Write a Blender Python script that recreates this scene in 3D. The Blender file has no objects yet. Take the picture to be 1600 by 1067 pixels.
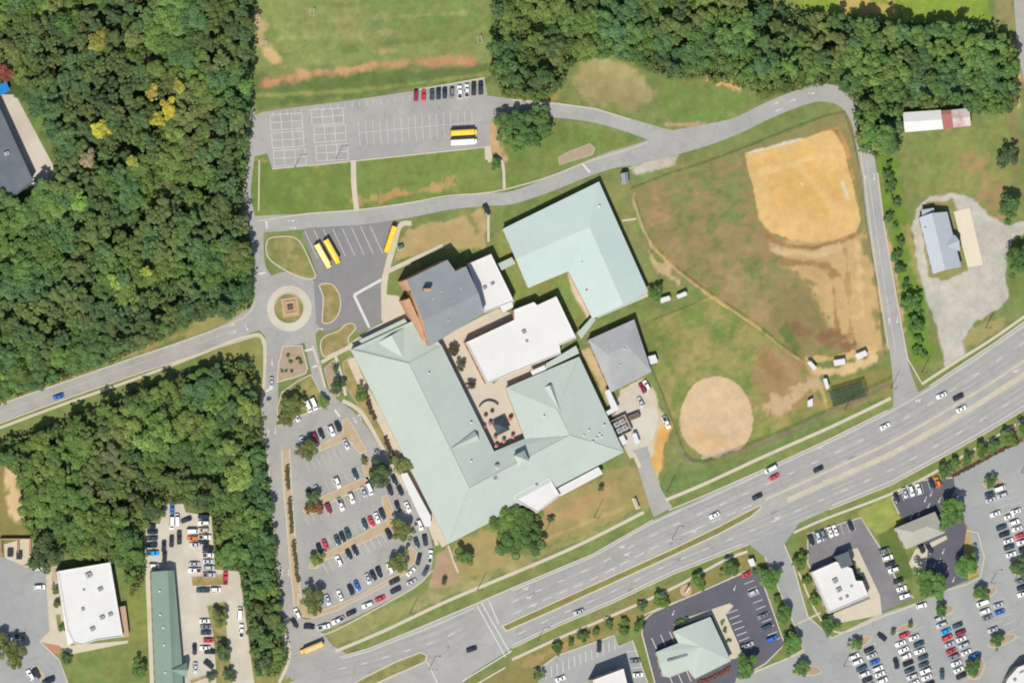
import bpy, bmesh, math, random
import numpy as np
from mathutils import Vector

# ------------------------------------------------------------------ camera, world, sun, exposure
SC = bpy.context.scene
COL = SC.collection
S = 0.27                                   # metres per map unit at the scene's centre
CAM = Vector((-1400.0, 0.0, 6000.0))       # survey aircraft: high and a little to the west
DIST = CAM.length
cam_data = bpy.data.cameras.new('survey_camera')
cam = bpy.data.objects.new('survey_camera', cam_data)
COL.objects.link(cam)
FWD = (-CAM).normalized()
RIGHT = FWD.cross(Vector((0, 1, 0))).normalized()
UP = RIGHT.cross(FWD)
from mathutils import Matrix
cam.matrix_world = Matrix((
    (RIGHT.x, UP.x, -FWD.x, CAM.x), (RIGHT.y, UP.y, -FWD.y, CAM.y), (RIGHT.z, UP.z, -FWD.z, CAM.z), (0, 0, 0, 1)))
cam_data.sensor_width = 36
cam_data.lens = 18 * DIST / (800 * S)
cam_data.clip_start = 100
cam_data.clip_end = 30000
SC.camera = cam

SH = Vector((0.37, 0.70, -1.0)).normalized()   # direction in which sunlight travels
SUN_EL = math.asin(-SH.z)
w = bpy.data.worlds.new('World'); SC.world = w; w.use_nodes = True
nt = w.node_tree
bg = nt.nodes['Background']
sky = nt.nodes.new('ShaderNodeTexSky'); sky.sky_type = 'NISHITA'; sky.sun_disc = False
sky.sun_elevation = SUN_EL; sky.sun_rotation = math.atan2(-SH.x, -SH.y)
nt.links.new(sky.outputs[0], bg.inputs[0]); bg.inputs[1].default_value = 0.09
sd = bpy.data.lights.new('sun', 'SUN'); sd.energy = 4.05; sd.angle = math.radians(0.53); sd.color = (1.0, 0.945, 0.835)
sun = bpy.data.objects.new('sun', sd); COL.objects.link(sun)
sun.rotation_euler = SH.to_track_quat('-Z', 'Y').to_euler(); sun.location = (0, 0, 300)
SC.view_settings.view_transform = 'Standard'; SC.view_settings.look = 'None'
SC.cycles.filter_width = 1.9
SC.view_settings.exposure = 0.42; SC.view_settings.gamma = 1.0
GAIN = 1.62                                # how bright a flat sunlit surface of albedo 1 comes out

random.seed(7)
rng = np.random.default_rng(7)

# ------------------------------------------------------------------ helpers
def P(px, py, h=0.0):
    """map position of a point of height h -> world"""
    d = FWD * DIST + RIGHT * ((px - 800) * S) + UP * ((533.5 - py) * S)
    t = (h - CAM.z) / d.z
    return Vector((CAM.x + d.x * t, CAM.y + d.y * t, h))

def C(r, g, b, k=1.0):
    f = lambda v: ((v / 255 / 12.92) if v <= 10 else ((v / 255 + 0.055) / 1.055) ** 2.4) / GAIN * k
    return tuple(min(0.82, f(v)) for v in (r, g, b))

def ang(dx, dy):
    return math.atan2(-dy, dx)

def tag(o, label=None, cat=None, group=None, kind=None):
    if label: o['label'] = label
    if cat: o['category'] = cat
    if group: o['group'] = group
    if kind: o['kind'] = kind
    return o

def link(o, parent=None):
    COL.objects.link(o)
    if parent is not None: o.parent = parent
    return o

def empty(name, loc, rz=0):
    o = bpy.data.objects.new(name, None); o.location = loc; o.rotation_euler = (0, 0, rz)
    o.empty_display_size = 0.5
    return link(o)

def mesh(name, v, f, smooth=False):
    m = bpy.data.meshes.new(name); m.from_pydata([tuple(p) for p in v], [], f); m.update()
    if smooth:
        m.polygons.foreach_set('use_smooth', [True] * len(m.polygons))
    return m

def obj(name, me, mat=None, parent=None, loc=(0, 0, 0), rz=0, color=None):
    o = bpy.data.objects.new(name, me); o.location = loc; o.rotation_euler = (0, 0, rz)
    if mat is not None and not me.materials: me.materials.append(mat)
    if color: o.color = (*color[:3], 1)
    return link(o, parent)

class MB:
    """collects shapes into one mesh"""
    def __init__(s): s.v = []; s.f = []
    def add(s, v, f):
        n = len(s.v); s.v += [tuple(p) for p in v]; s.f += [tuple(i + n for i in q) for q in f]; return s
    def box(s, x0, x1, y0, y1, z0, z1, tx=0, ty=0):
        return s.add([(x0, y0, z0), (x1, y0, z0), (x1, y1, z0), (x0, y1, z0),
                      (x0 + tx, y0 + ty, z1), (x1 - tx, y0 + ty, z1), (x1 - tx, y1 - ty, z1), (x0 + tx, y1 - ty, z1)],
                     [(3, 2, 1, 0), (4, 5, 6, 7), (0, 1, 5, 4), (1, 2, 6, 5), (2, 3, 7, 6), (3, 0, 4, 7)])
    def cyl(s, c, r0, r1, z0, z1, n=10, cap=True):
        v = []; f = []
        for z, r in ((z0, r0), (z1, r1)):
            for i in range(n):
                a = 2 * math.pi * i / n; v.append((c[0] + r * math.cos(a), c[1] + r * math.sin(a), z))
        for i in range(n):
            j = (i + 1) % n; f.append((i, j, n + j, n + i))
        if cap: f.append(tuple(range(n, 2 * n))); f.append(tuple(range(n - 1, -1, -1)))
        return s.add(v, f)
    def bar(s, a, b, r, n=6):
        a = Vector(a); b = Vector(b); d = (b - a).normalized()
        u = d.orthogonal().normalized(); q = d.cross(u)
        v = []; f = []
        for p in (a, b):
            for i in range(n):
                t = 2 * math.pi * i / n; v.append(p + u * (r * math.cos(t)) + q * (r * math.sin(t)))
        for i in range(n):
            j = (i + 1) % n; f.append((i, j, n + j, n + i))
        f.append(tuple(range(n - 1, -1, -1))); f.append(tuple(range(n, 2 * n)))
        return s.add(v, f)
    def prism(s, pts, z0, z1):
        n = len(pts)
        a = sum(pts[i][0] * pts[(i + 1) % n][1] - pts[(i + 1) % n][0] * pts[i][1] for i in range(n))
        if a < 0: pts = pts[::-1]
        v = [(p[0], p[1], z0) for p in pts] + [(p[0], p[1], z1) for p in pts]
        f = [tuple(range(n, 2 * n)), tuple(range(n - 1, -1, -1))] + [(i, (i + 1) % n, n + (i + 1) % n, n + i) for i in range(n)]
        return s.add(v, f)
    def mesh(s, name, smooth=False): return mesh(name, s.v, s.f, smooth)
    def build(s, name, mat, parent=None, loc=(0, 0, 0), rz=0, color=None, smooth=False):
        return obj(name, s.mesh(name, smooth), mat, parent, loc, rz, color)

def smooth_line(pts, closed=False, k=6):
    p = [np.array(q, float) for q in pts]; n = len(p); out = []
    for i in range(n if closed else n - 1):
        if closed: a, b, c, d = p[i - 1], p[i], p[(i + 1) % n], p[(i + 2) % n]
        else: a, b, c, d = p[max(i - 1, 0)], p[i], p[i + 1], p[min(i + 2, n - 1)]
        for j in range(k):
            t = j / k
            out.append(0.5 * (2 * b + (c - a) * t + (2 * a - 5 * b + 4 * c - d) * t * t + (3 * b - a - 3 * c + d) * t ** 3))
    if not closed: out.append(p[-1])
    return [tuple(q) for q in out]

def offset_poly(pts, d):
    """pts world xy, closed; d>0 grows outward"""
    n = len(pts)
    a = sum(pts[i][0] * pts[(i + 1) % n][1] - pts[(i + 1) % n][0] * pts[i][1] for i in range(n))
    sg = 1 if a > 0 else -1
    out = []
    for i in range(n):
        p0 = Vector(pts[i - 1][:2]); p1 = Vector(pts[i][:2]); p2 = Vector(pts[(i + 1) % n][:2])
        e1 = (p1 - p0).normalized(); e2 = (p2 - p1).normalized()
        n1 = Vector((e1.y, -e1.x)) * sg; n2 = Vector((e2.y, -e2.x)) * sg
        m = n1 + n2; l = m.length
        m = n1 if l < 1e-4 else m / l
        c = max(0.4, m.dot(n1))
        out.append(tuple(p1 + m * (d / c)))
    return out

# ------------------------------------------------------------------ materials
MATS = {}
def node_mat(name):
    m = bpy.data.materials.new(name); m.use_nodes = True
    return m, m.node_tree.nodes, m.node_tree.links, m.node_tree.nodes['Principled BSDF']

def noise_fac(N, L, scale, detail=4, rough=0.6, vec=None):
    t = N.new('ShaderNodeTexNoise'); t.inputs['Scale'].default_value = scale
    t.inputs['Detail'].default_value = detail; t.inputs['Roughness'].default_value = rough
    if vec: L.new(vec, t.inputs['Vector'])
    return t.outputs['Fac']

def mathn(N, L, op, a, b):
    n = N.new('ShaderNodeMath'); n.operation = op
    for i, x in enumerate((a, b)):
        if hasattr(x, 'is_output'): L.new(x, n.inputs[i])
        else: n.inputs[i].default_value = x
    return n.outputs[0]

def surf(name, col, amp=0.18, scale=0.25, fine=2.5, rough=0.85, use='flat', bump=0.0, col2=None, metallic=0.0, spec=0.3, stretch=None, joints=None):
    """procedural surface: colour broken up by coarse and fine noise. use: flat | object | attr"""
    if name in MATS: return MATS[name]
    m, N, L, B = node_mat(name)
    geo = N.new('ShaderNodeNewGeometry'); vec = geo.outputs['Position']
    if stretch:
        mp = N.new('ShaderNodeMapping'); mp.inputs['Rotation'].default_value = (0, 0, stretch[0]); mp.inputs['Scale'].default_value = (stretch[1], stretch[2], 1)
        L.new(vec, mp.inputs['Vector']); vec = mp.outputs[0]
    a = noise_fac(N, L, scale, 5, 0.62, vec); b = noise_fac(N, L, fine, 3, 0.6, vec)
    s1 = mathn(N, L, 'MULTIPLY_ADD', a, amp * 2.2); s1.node.inputs[2].default_value = 1 - amp * 1.1
    s2 = mathn(N, L, 'MULTIPLY_ADD', b, amp * 1.2); s2.node.inputs[2].default_value = 1 - amp * 0.6
    k = mathn(N, L, 'MULTIPLY', s1, s2)
    s3 = mathn(N, L, 'MULTIPLY_ADD', noise_fac(N, L, scale * 0.22, 3, 0.7, vec), amp * 1.3); s3.node.inputs[2].default_value = 1 - amp * 0.65
    k = mathn(N, L, 'MULTIPLY', k, s3)
    if use == 'object':
        oi = N.new('ShaderNodeObjectInfo'); csock = oi.outputs['Color']
    elif use == 'attr':
        at = N.new('ShaderNodeAttribute'); at.attribute_name = 'cover'; csock = at.outputs['Color']
    elif col2 is not None:
        mx = N.new('ShaderNodeMix'); mx.data_type = 'RGBA'
        mx.inputs[6].default_value = (*col, 1); mx.inputs[7].default_value = (*col2, 1)
        rp = N.new('ShaderNodeMapRange'); rp.inputs[1].default_value = 0.4; rp.inputs[2].default_value = 0.6
        L.new(noise_fac(N, L, scale * 0.6, 4, 0.6, vec), rp.inputs[0]); L.new(rp.outputs[0], mx.inputs[0]); csock = mx.outputs[2]
    else:
        rgb = N.new('ShaderNodeRGB'); rgb.outputs[0].default_value = (*col, 1); csock = rgb.outputs[0]
    vm = N.new('ShaderNodeVectorMath'); vm.operation = 'SCALE'
    L.new(csock, vm.inputs[0]); L.new(k, vm.inputs['Scale'])
    L.new(vm.outputs[0], B.inputs['Base Color'])
    B.inputs['Roughness'].default_value = rough; B.inputs['Metallic'].default_value = metallic
    B.inputs['Specular IOR Level'].default_value = spec
    if joints:
        mp2 = N.new('ShaderNodeMapping'); mp2.inputs['Rotation'].default_value = (0, 0, joints[0]); L.new(geo.outputs['Position'], mp2.inputs['Vector'])
        br = N.new('ShaderNodeTexBrick'); br.inputs['Scale'].default_value = 1.0; br.inputs['Brick Width'].default_value = joints[1]; br.inputs['Row Height'].default_value = joints[2]
        br.inputs['Mortar Size'].default_value = joints[3]; br.inputs['Color1'].default_value = (1, 1, 1, 1); br.inputs['Color2'].default_value = (joints[5],) * 3 + (1,); br.inputs['Mortar'].default_value = (joints[4],) * 3 + (1,)
        L.new(mp2.outputs[0], br.inputs['Vector']); sep = N.new('ShaderNodeSeparateColor'); L.new(br.outputs['Color'], sep.inputs[0])
        st = noise_fac(N, L, 0.07, 5, 0.75, geo.outputs['Position']); stn = N.new('ShaderNodeMapRange'); stn.inputs[1].default_value = 0.42; stn.inputs[2].default_value = 0.62; stn.inputs[3].default_value = joints[6]; stn.inputs[4].default_value = 1.0
        L.new(st, stn.inputs[0]); k3 = mathn(N, L, 'MULTIPLY', mathn(N, L, 'MULTIPLY', k, sep.outputs[0]), stn.outputs[0]); L.new(k3, vm.inputs['Scale'])
    if 'asphalt' in name:
        # sealed cracks and oil spots
        vo = N.new('ShaderNodeTexVoronoi'); vo.feature = 'DISTANCE_TO_EDGE'; vo.inputs['Scale'].default_value = 0.11
        wp = N.new('ShaderNodeVectorMath'); wp.operation = 'MULTIPLY_ADD'; nz = N.new('ShaderNodeTexNoise'); nz.inputs['Scale'].default_value = 0.25
        L.new(geo.outputs['Position'], nz.inputs['Vector']); L.new(nz.outputs['Color'], wp.inputs[0]); wp.inputs[1].default_value = (7, 7, 0); L.new(geo.outputs['Position'], wp.inputs[2])
        L.new(wp.outputs[0], vo.inputs['Vector'])
        cr = N.new('ShaderNodeMapRange'); cr.inputs[1].default_value = 0.0; cr.inputs[2].default_value = 0.035; cr.inputs[3].default_value = 0.90; cr.inputs[4].default_value = 1.0
        L.new(vo.outputs['Distance'], cr.inputs[0]); k2 = mathn(N, L, 'MULTIPLY', k, cr.outputs[0]); L.new(k2, vm.inputs['Scale'])
    if bump:
        bp = N.new('ShaderNodeBump'); bp.inputs['Strength'].default_value = bump; bp.inputs['Distance'].default_value = 0.1
        L.new(b, bp.inputs['Height']); L.new(bp.outputs[0], B.inputs['Normal'])
    MATS[name] = m
    return m

G_ = surf('ground_cover', None, 0.26, 0.16, 1.3, 0.95, use='attr', bump=0.5, spec=0.1)
ROAD = surf('worn_asphalt', C(185, 183, 178), 0.10, 0.12, 2.0, 0.9, bump=0.2, col2=C(177, 175, 171))
LOT = surf('lot_asphalt', C(174, 172, 168), 0.11, 0.09, 1.6, 0.9, bump=0.2, col2=C(184, 181, 175))
SLOT = surf('pale_lot_asphalt', C(177, 179, 176), 0.09, 0.08, 1.6, 0.9, bump=0.2, col2=C(170, 172, 171))
BUSLOT = surf('bus_lot_asphalt', C(147, 146, 146), 0.12, 0.12, 1.6, 0.9, bump=0.2, col2=C(150, 147, 146))
DARKLOT = surf('fresh_asphalt', C(102, 102, 112), 0.15, 0.12, 1.6, 0.85, bump=0.2, col2=C(108, 107, 118))
MIDLOT = surf('mid_asphalt', C(136, 133, 138), 0.13, 0.12, 1.6, 0.85, bump=0.2, col2=C(145, 142, 144))
CONC = surf('concrete', C(219, 208, 186), 0.12, 0.25, 2.0, 0.9)
PALECONC = surf('pale_concrete', C(222, 214, 198), 0.10, 0.12, 1.6, 0.9, col2=C(211, 201, 184))
KERB = surf('kerb_concrete', C(214, 205, 185), 0.14, 0.4, 2.0, 0.9)
PATIO = surf('patio_paving', C(219, 207, 188), 0.10, 0.2, 2.0, 0.9)
PAINT = surf('road_paint', C(228, 227, 222), 0.2, 0.5, 3.0, 0.8)
FADED = surf('faded_paint', C(216, 214, 210), 0.2, 0.5, 3.0, 0.8)
YPAINT = surf('yellow_paint', C(207, 200, 178), 0.2, 0.5, 3.0, 0.8)
PATCHM = surf('patched_asphalt', C(158, 157, 155), 0.15, 0.3, 2.0, 0.9)
TRACK = surf('tyre_worn_asphalt', C(175, 173, 170), 0.12, 0.1, 1.0, 0.9, stretch=(math.radians(-24), 0.2, 3))
GRASSM = surf('island_grass', C(136, 140, 84), 0.28, 0.3, 1.5, 0.95, bump=0.4, col2=C(168, 158, 104), spec=0.1)
MEDIANM = surf('median_turf', C(142, 132, 84), 0.25, 0.3, 1.5, 0.95, bump=0.4, col2=C(142, 148, 84), spec=0.1)
DRYM = surf('island_dry_grass', C(178, 158, 108), 0.28, 0.3, 1.5, 0.95, bump=0.4, col2=C(150, 142, 90), spec=0.1)
MULCH = surf('mulch', C(184, 165, 140), 0.22, 0.3, 1.8, 0.95, bump=0.5, spec=0.1)
TANBED = surf('pine_straw', C(203, 180, 148), 0.18, 0.3, 1.8, 0.95, bump=0.5, spec=0.1)
BRICK = surf('brick_wall', C(210, 166, 134), 0.15, 0.5, 4.0, 0.9)
TANWALL = surf('rendered_wall', C(206, 192, 168), 0.1, 0.4, 3.0, 0.9)
GREENROOF = surf('pale_green_metal', C(203, 215, 204), 0.05, 0.05, 0.6, 0.55, col2=C(199, 210, 200), stretch=(math.radians(26), 1, 0.25), joints=(math.radians(-26), 9.0, 1.8, 0.05, 0.90, 0.975, 0.965))
LROOF = surf('pale_aqua_metal', C(207, 225, 220), 0.05, 0.05, 0.6, 0.55, col2=C(212, 228, 221), stretch=(math.radians(26), 0.25, 1), joints=(math.radians(64), 9.0, 1.8, 0.05, 0.91, 0.98, 0.97))
GREYROOF = surf('blue_grey_shingle', C(158, 164, 166), 0.10, 0.2, 2.5, 0.85, col2=C(155, 163, 166), joints=(math.radians(-26), 3.0, 0.9, 0.04, 0.95, 0.96, 0.95))
MIDROOF = surf('grey_shingle', C(180, 182, 183), 0.09, 0.2, 2.5, 0.85, col2=C(188, 189, 188), joints=(math.radians(-26), 3.0, 0.9, 0.04, 0.95, 0.96, 0.93))
WHITEROOF = surf('white_membrane', C(246, 245, 242), 0.05, 0.06, 1.2, 0.7, col2=C(243, 241, 237), joints=(math.radians(-26), 12.0, 3.0, 0.08, 0.93, 0.99, 0.95))
STOREROOF = surf('sage_metal', C(142, 165, 150), 0.07, 0.08, 1.0, 0.6, stretch=(0, 0.2, 1), joints=(math.radians(3), 9.0, 1.5, 0.05, 0.9, 0.97, 0.95))
TAUPEROOF = surf('taupe_shingle', C(188, 186, 174), 0.12, 0.3, 2.5, 0.85)
SLATEROOF = surf('slate_membrane', C(110, 118, 126), 0.12, 0.1, 1.5, 0.85, col2=C(120, 128, 135), joints=(math.radians(60), 14.0, 4.0, 0.12, 1.12, 0.96, 0.92))
HOUSEROOF = surf('galvanised_roof', C(192, 200, 208), 0.08, 0.3, 2.0, 0.6, stretch=(math.radians(16), 0.2, 1))
OLDROOF = surf('rust_streaked_roof', C(222, 212, 210), 0.14, 0.25, 1.6, 0.7, col2=C(200, 150, 146))
REDROOF = surf('faded_red_roof', C(190, 120, 115), 0.2, 0.4, 2.0, 0.7)
BLUEROOF = surf('blue_canopy', C(30, 140, 215), 0.08, 0.4, 2.0, 0.6)
CREAM = surf('cream_slab', C(238, 226, 200), 0.06, 0.2, 1.6, 0.85)
WHITEM = surf('white_metal', C(238, 238, 240), 0.04, 0.5, 3.0, 0.5)
GREYM = surf('grey_metal', C(150, 153, 156), 0.08, 0.8, 4.0, 0.5, metallic=0.3)
DARKM = surf('dark_metal', C(60, 64, 66), 0.1, 0.8, 4.0, 0.5)
UNITM_ = surf('unit_casing', C(205, 206, 206), 0.08, 0.8, 4.0, 0.5)
GALV = surf('galvanised_steel', C(150, 146, 138), 0.1, 0.8, 4.0, 0.55, metallic=0.4)
RED = surf('red_canvas', C(220, 142, 134), 0.1, 1.0, 4.0, 0.8)
WOOD = surf('weathered_wood', C(150, 120, 95), 0.2, 1.0, 5.0, 0.9)
NET = surf('green_net', C(88, 105, 78), 0.15, 1.0, 5.0, 0.9)
BARK = surf('bark', C(92, 80, 66), 0.2, 1.0, 5.0, 0.95)
PAINTED = surf('car_paint', None, 0.02, 1.0, 5.0, 0.3, use='object', spec=0.5)
BUSPAINT = surf('bus_paint', None, 0.05, 0.6, 3.0, 0.4, use='object', spec=0.5)
TYRE = surf('tyre_rubber', (0.02, 0.02, 0.02), 0.1, 2, 6, 0.9)
GLASS = surf('dark_glass', (0.025, 0.035, 0.045), 0.02, 1, 3, 0.12, spec=0.6)
LAMPM = surf('lamp_lens', (0.5, 0.5, 0.48), 0.02, 1, 3, 0.2)
TAILM = surf('tail_lens', (0.25, 0.02, 0.02), 0.02, 1, 3, 0.2)
DOORM = surf('door_panel', C(110, 100, 92), 0.08, 1, 4, 0.6)
BEDM = surf('bed_liner', (0.04, 0.04, 0.045), 0.1, 2, 6, 0.8)
SANDM = surf('brick_paver', C(206, 174, 142), 0.15, 0.6, 4, 0.9)

def leaf_mat(name):
    m, N, L, B = node_mat(name)
    oi = N.new('ShaderNodeObjectInfo'); at = N.new('ShaderNodeAttribute'); at.attribute_name = 'tone'
    k = mathn(N, L, 'MULTIPLY_ADD', at.outputs['Fac'], 0.9); k.node.inputs[2].default_value = 0.55
    vm = N.new('ShaderNodeVectorMath'); vm.operation = 'SCALE'
    L.new(oi.outputs['Color'], vm.inputs[0]); L.new(k, vm.inputs['Scale'])
    L.new(vm.outputs[0], B.inputs['Base Color']); B.inputs['Roughness'].default_value = 0.6
    B.inputs['Specular IOR Level'].default_value = 0.25
    tr = N.new('ShaderNodeBsdfTranslucent'); L.new(vm.outputs[0], tr.inputs['Color'])
    mx = N.new('ShaderNodeMixShader'); mx.inputs[0].default_value = 0.28
    out = N['Material Output']
    L.new(B.outputs[0], mx.inputs[1]); L.new(tr.outputs[0], mx.inputs[2]); L.new(mx.outputs[0], out.inputs['Surface'])
    return m
LEAF = leaf_mat('foliage')

def fence_mat():
    m, N, L, B = node_mat('chain_link')
    geo = N.new('ShaderNodeNewGeometry')
    wv = N.new('ShaderNodeTexWave'); wv.inputs['Scale'].default_value = 6; wv.bands_direction = 'DIAGONAL'
    L.new(geo.outputs['Position'], wv.inputs['Vector'])
    g = mathn(N, L, 'GREATER_THAN', wv.outputs['Fac'], 0.82)
    B.inputs['Base Color'].default_value = (0.3, 0.29, 0.27, 1)
    tp = N.new('ShaderNodeBsdfTransparent'); mx = N.new('ShaderNodeMixShader')
    L.new(g, mx.inputs[0]); L.new(tp.outputs[0], mx.inputs[1]); L.new(B.outputs[0], mx.inputs[2])
    L.new(mx.outputs[0], N['Material Output'].inputs['Surface'])
    return m
LINKM = fence_mat()

# ------------------------------------------------------------------ ground (one sheet, ground cover as a soft-edged colour attribute)
_lat = {}
def vnoise(x, y, scale, seed):
    r = _lat.setdefault(seed, np.random.default_rng(seed).random((256, 256)))
    u = x / scale; v = y / scale
    i = np.floor(u).astype(int); j = np.floor(v).astype(int); a = u - i; b = v - j
    a = a * a * (3 - 2 * a); b = b * b * (3 - 2 * b)
    g = lambda p, q: r[p % 256, q % 256]
    return (g(i, j) * (1 - a) + g(i + 1, j) * a) * (1 - b) + (g(i, j + 1) * (1 - a) + g(i + 1, j + 1) * a) * b
def fbm(x, y, scale, seed, n=4):
    t = 0; k = 0.5; s = 0
    for o in range(n):
        t = t + k * vnoise(x, y, scale / 2 ** o, seed + o); s += k; k *= 0.55
    return t / s

def sdist(X, Y, poly):
    """signed distance, negative inside"""
    p = np.array(poly, float); n = len(p)
    d = np.full(X.shape, 1e9); ins = np.zeros(X.shape, bool)
    for i in range(n):
        x0, y0 = p[i]; x1, y1 = p[(i + 1) % n]
        ex, ey = x1 - x0, y1 - y0; l = ex * ex + ey * ey + 1e-9
        t = np.clip(((X - x0) * ex + (Y - y0) * ey) / l, 0, 1)
        d = np.minimum(d, (X - x0 - t * ex) ** 2 + (Y - y0 - t * ey) ** 2)
        c = (y0 > Y) != (y1 > Y)
        ins ^= c & (X < ex * (Y - y0) / (ey if abs(ey) > 1e-9 else 1e-9) + x0)
    d = np.sqrt(d)
    return np.where(ins, -d, d)
def ldist(X, Y, pts):
    d = np.full(X.shape, 1e9)
    for (x0, y0), (x1, y1) in zip(pts[:-1], pts[1:]):
        ex, ey = x1 - x0, y1 - y0; l = ex * ex + ey * ey + 1e-9
        t = np.clip(((X - x0) * ex + (Y - y0) * ey) / l, 0, 1)
        d = np.minimum(d, (X - x0 - t * ex) ** 2 + (Y - y0 - t * ey) ** 2)
    return np.sqrt(d)

WOOD_W = [(-60, -60), (396, -60), (397, 60), (390, 130), (391, 200), (380, 300), (384, 340), (396, 440), (388, 480), (340, 492), (300, 500), (250, 530), (180, 560), (100, 592), (0, 625), (-60, 645)]
WOOD_S = [(-60, 715), (10, 690), (60, 676), (130, 646), (190, 624), (280, 590), (350, 566), (390, 564), (398, 600), (404, 650), (408, 700), (416, 760), (424, 830), (430, 900), (438, 980), (446, 1030), (430, 1052), (402, 1058), (388, 980), (374, 890), (338, 880), (332, 800), (290, 786), (250, 786), (222, 812), (222, 905), (205, 930), (192, 880), (120, 872), (60, 846), (40, 820), (30, 745), (0, 720)]
WOOD_N = [(772, -60), (1175, -60), (1210, 14), (1260, 20), (1300, 26), (1400, 36), (1490, 38), (1545, 40), (1575, 62), (1588, 90), (1588, 160), (1570, 176), (1520, 176), (1500, 158), (1450, 170), (1405, 160), (1404, 190), (1404, 232), (1372, 243), (1340, 235), (1334, 190), (1336, 160), (1300, 128), (1250, 138), (1200, 148), (1130, 128), (1085, 120), (1040, 122), (1005, 102), (960, 88), (905, 92), (885, 110), (875, 138), (840, 156), (790, 148), (770, 120), (768, 60)]

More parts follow.
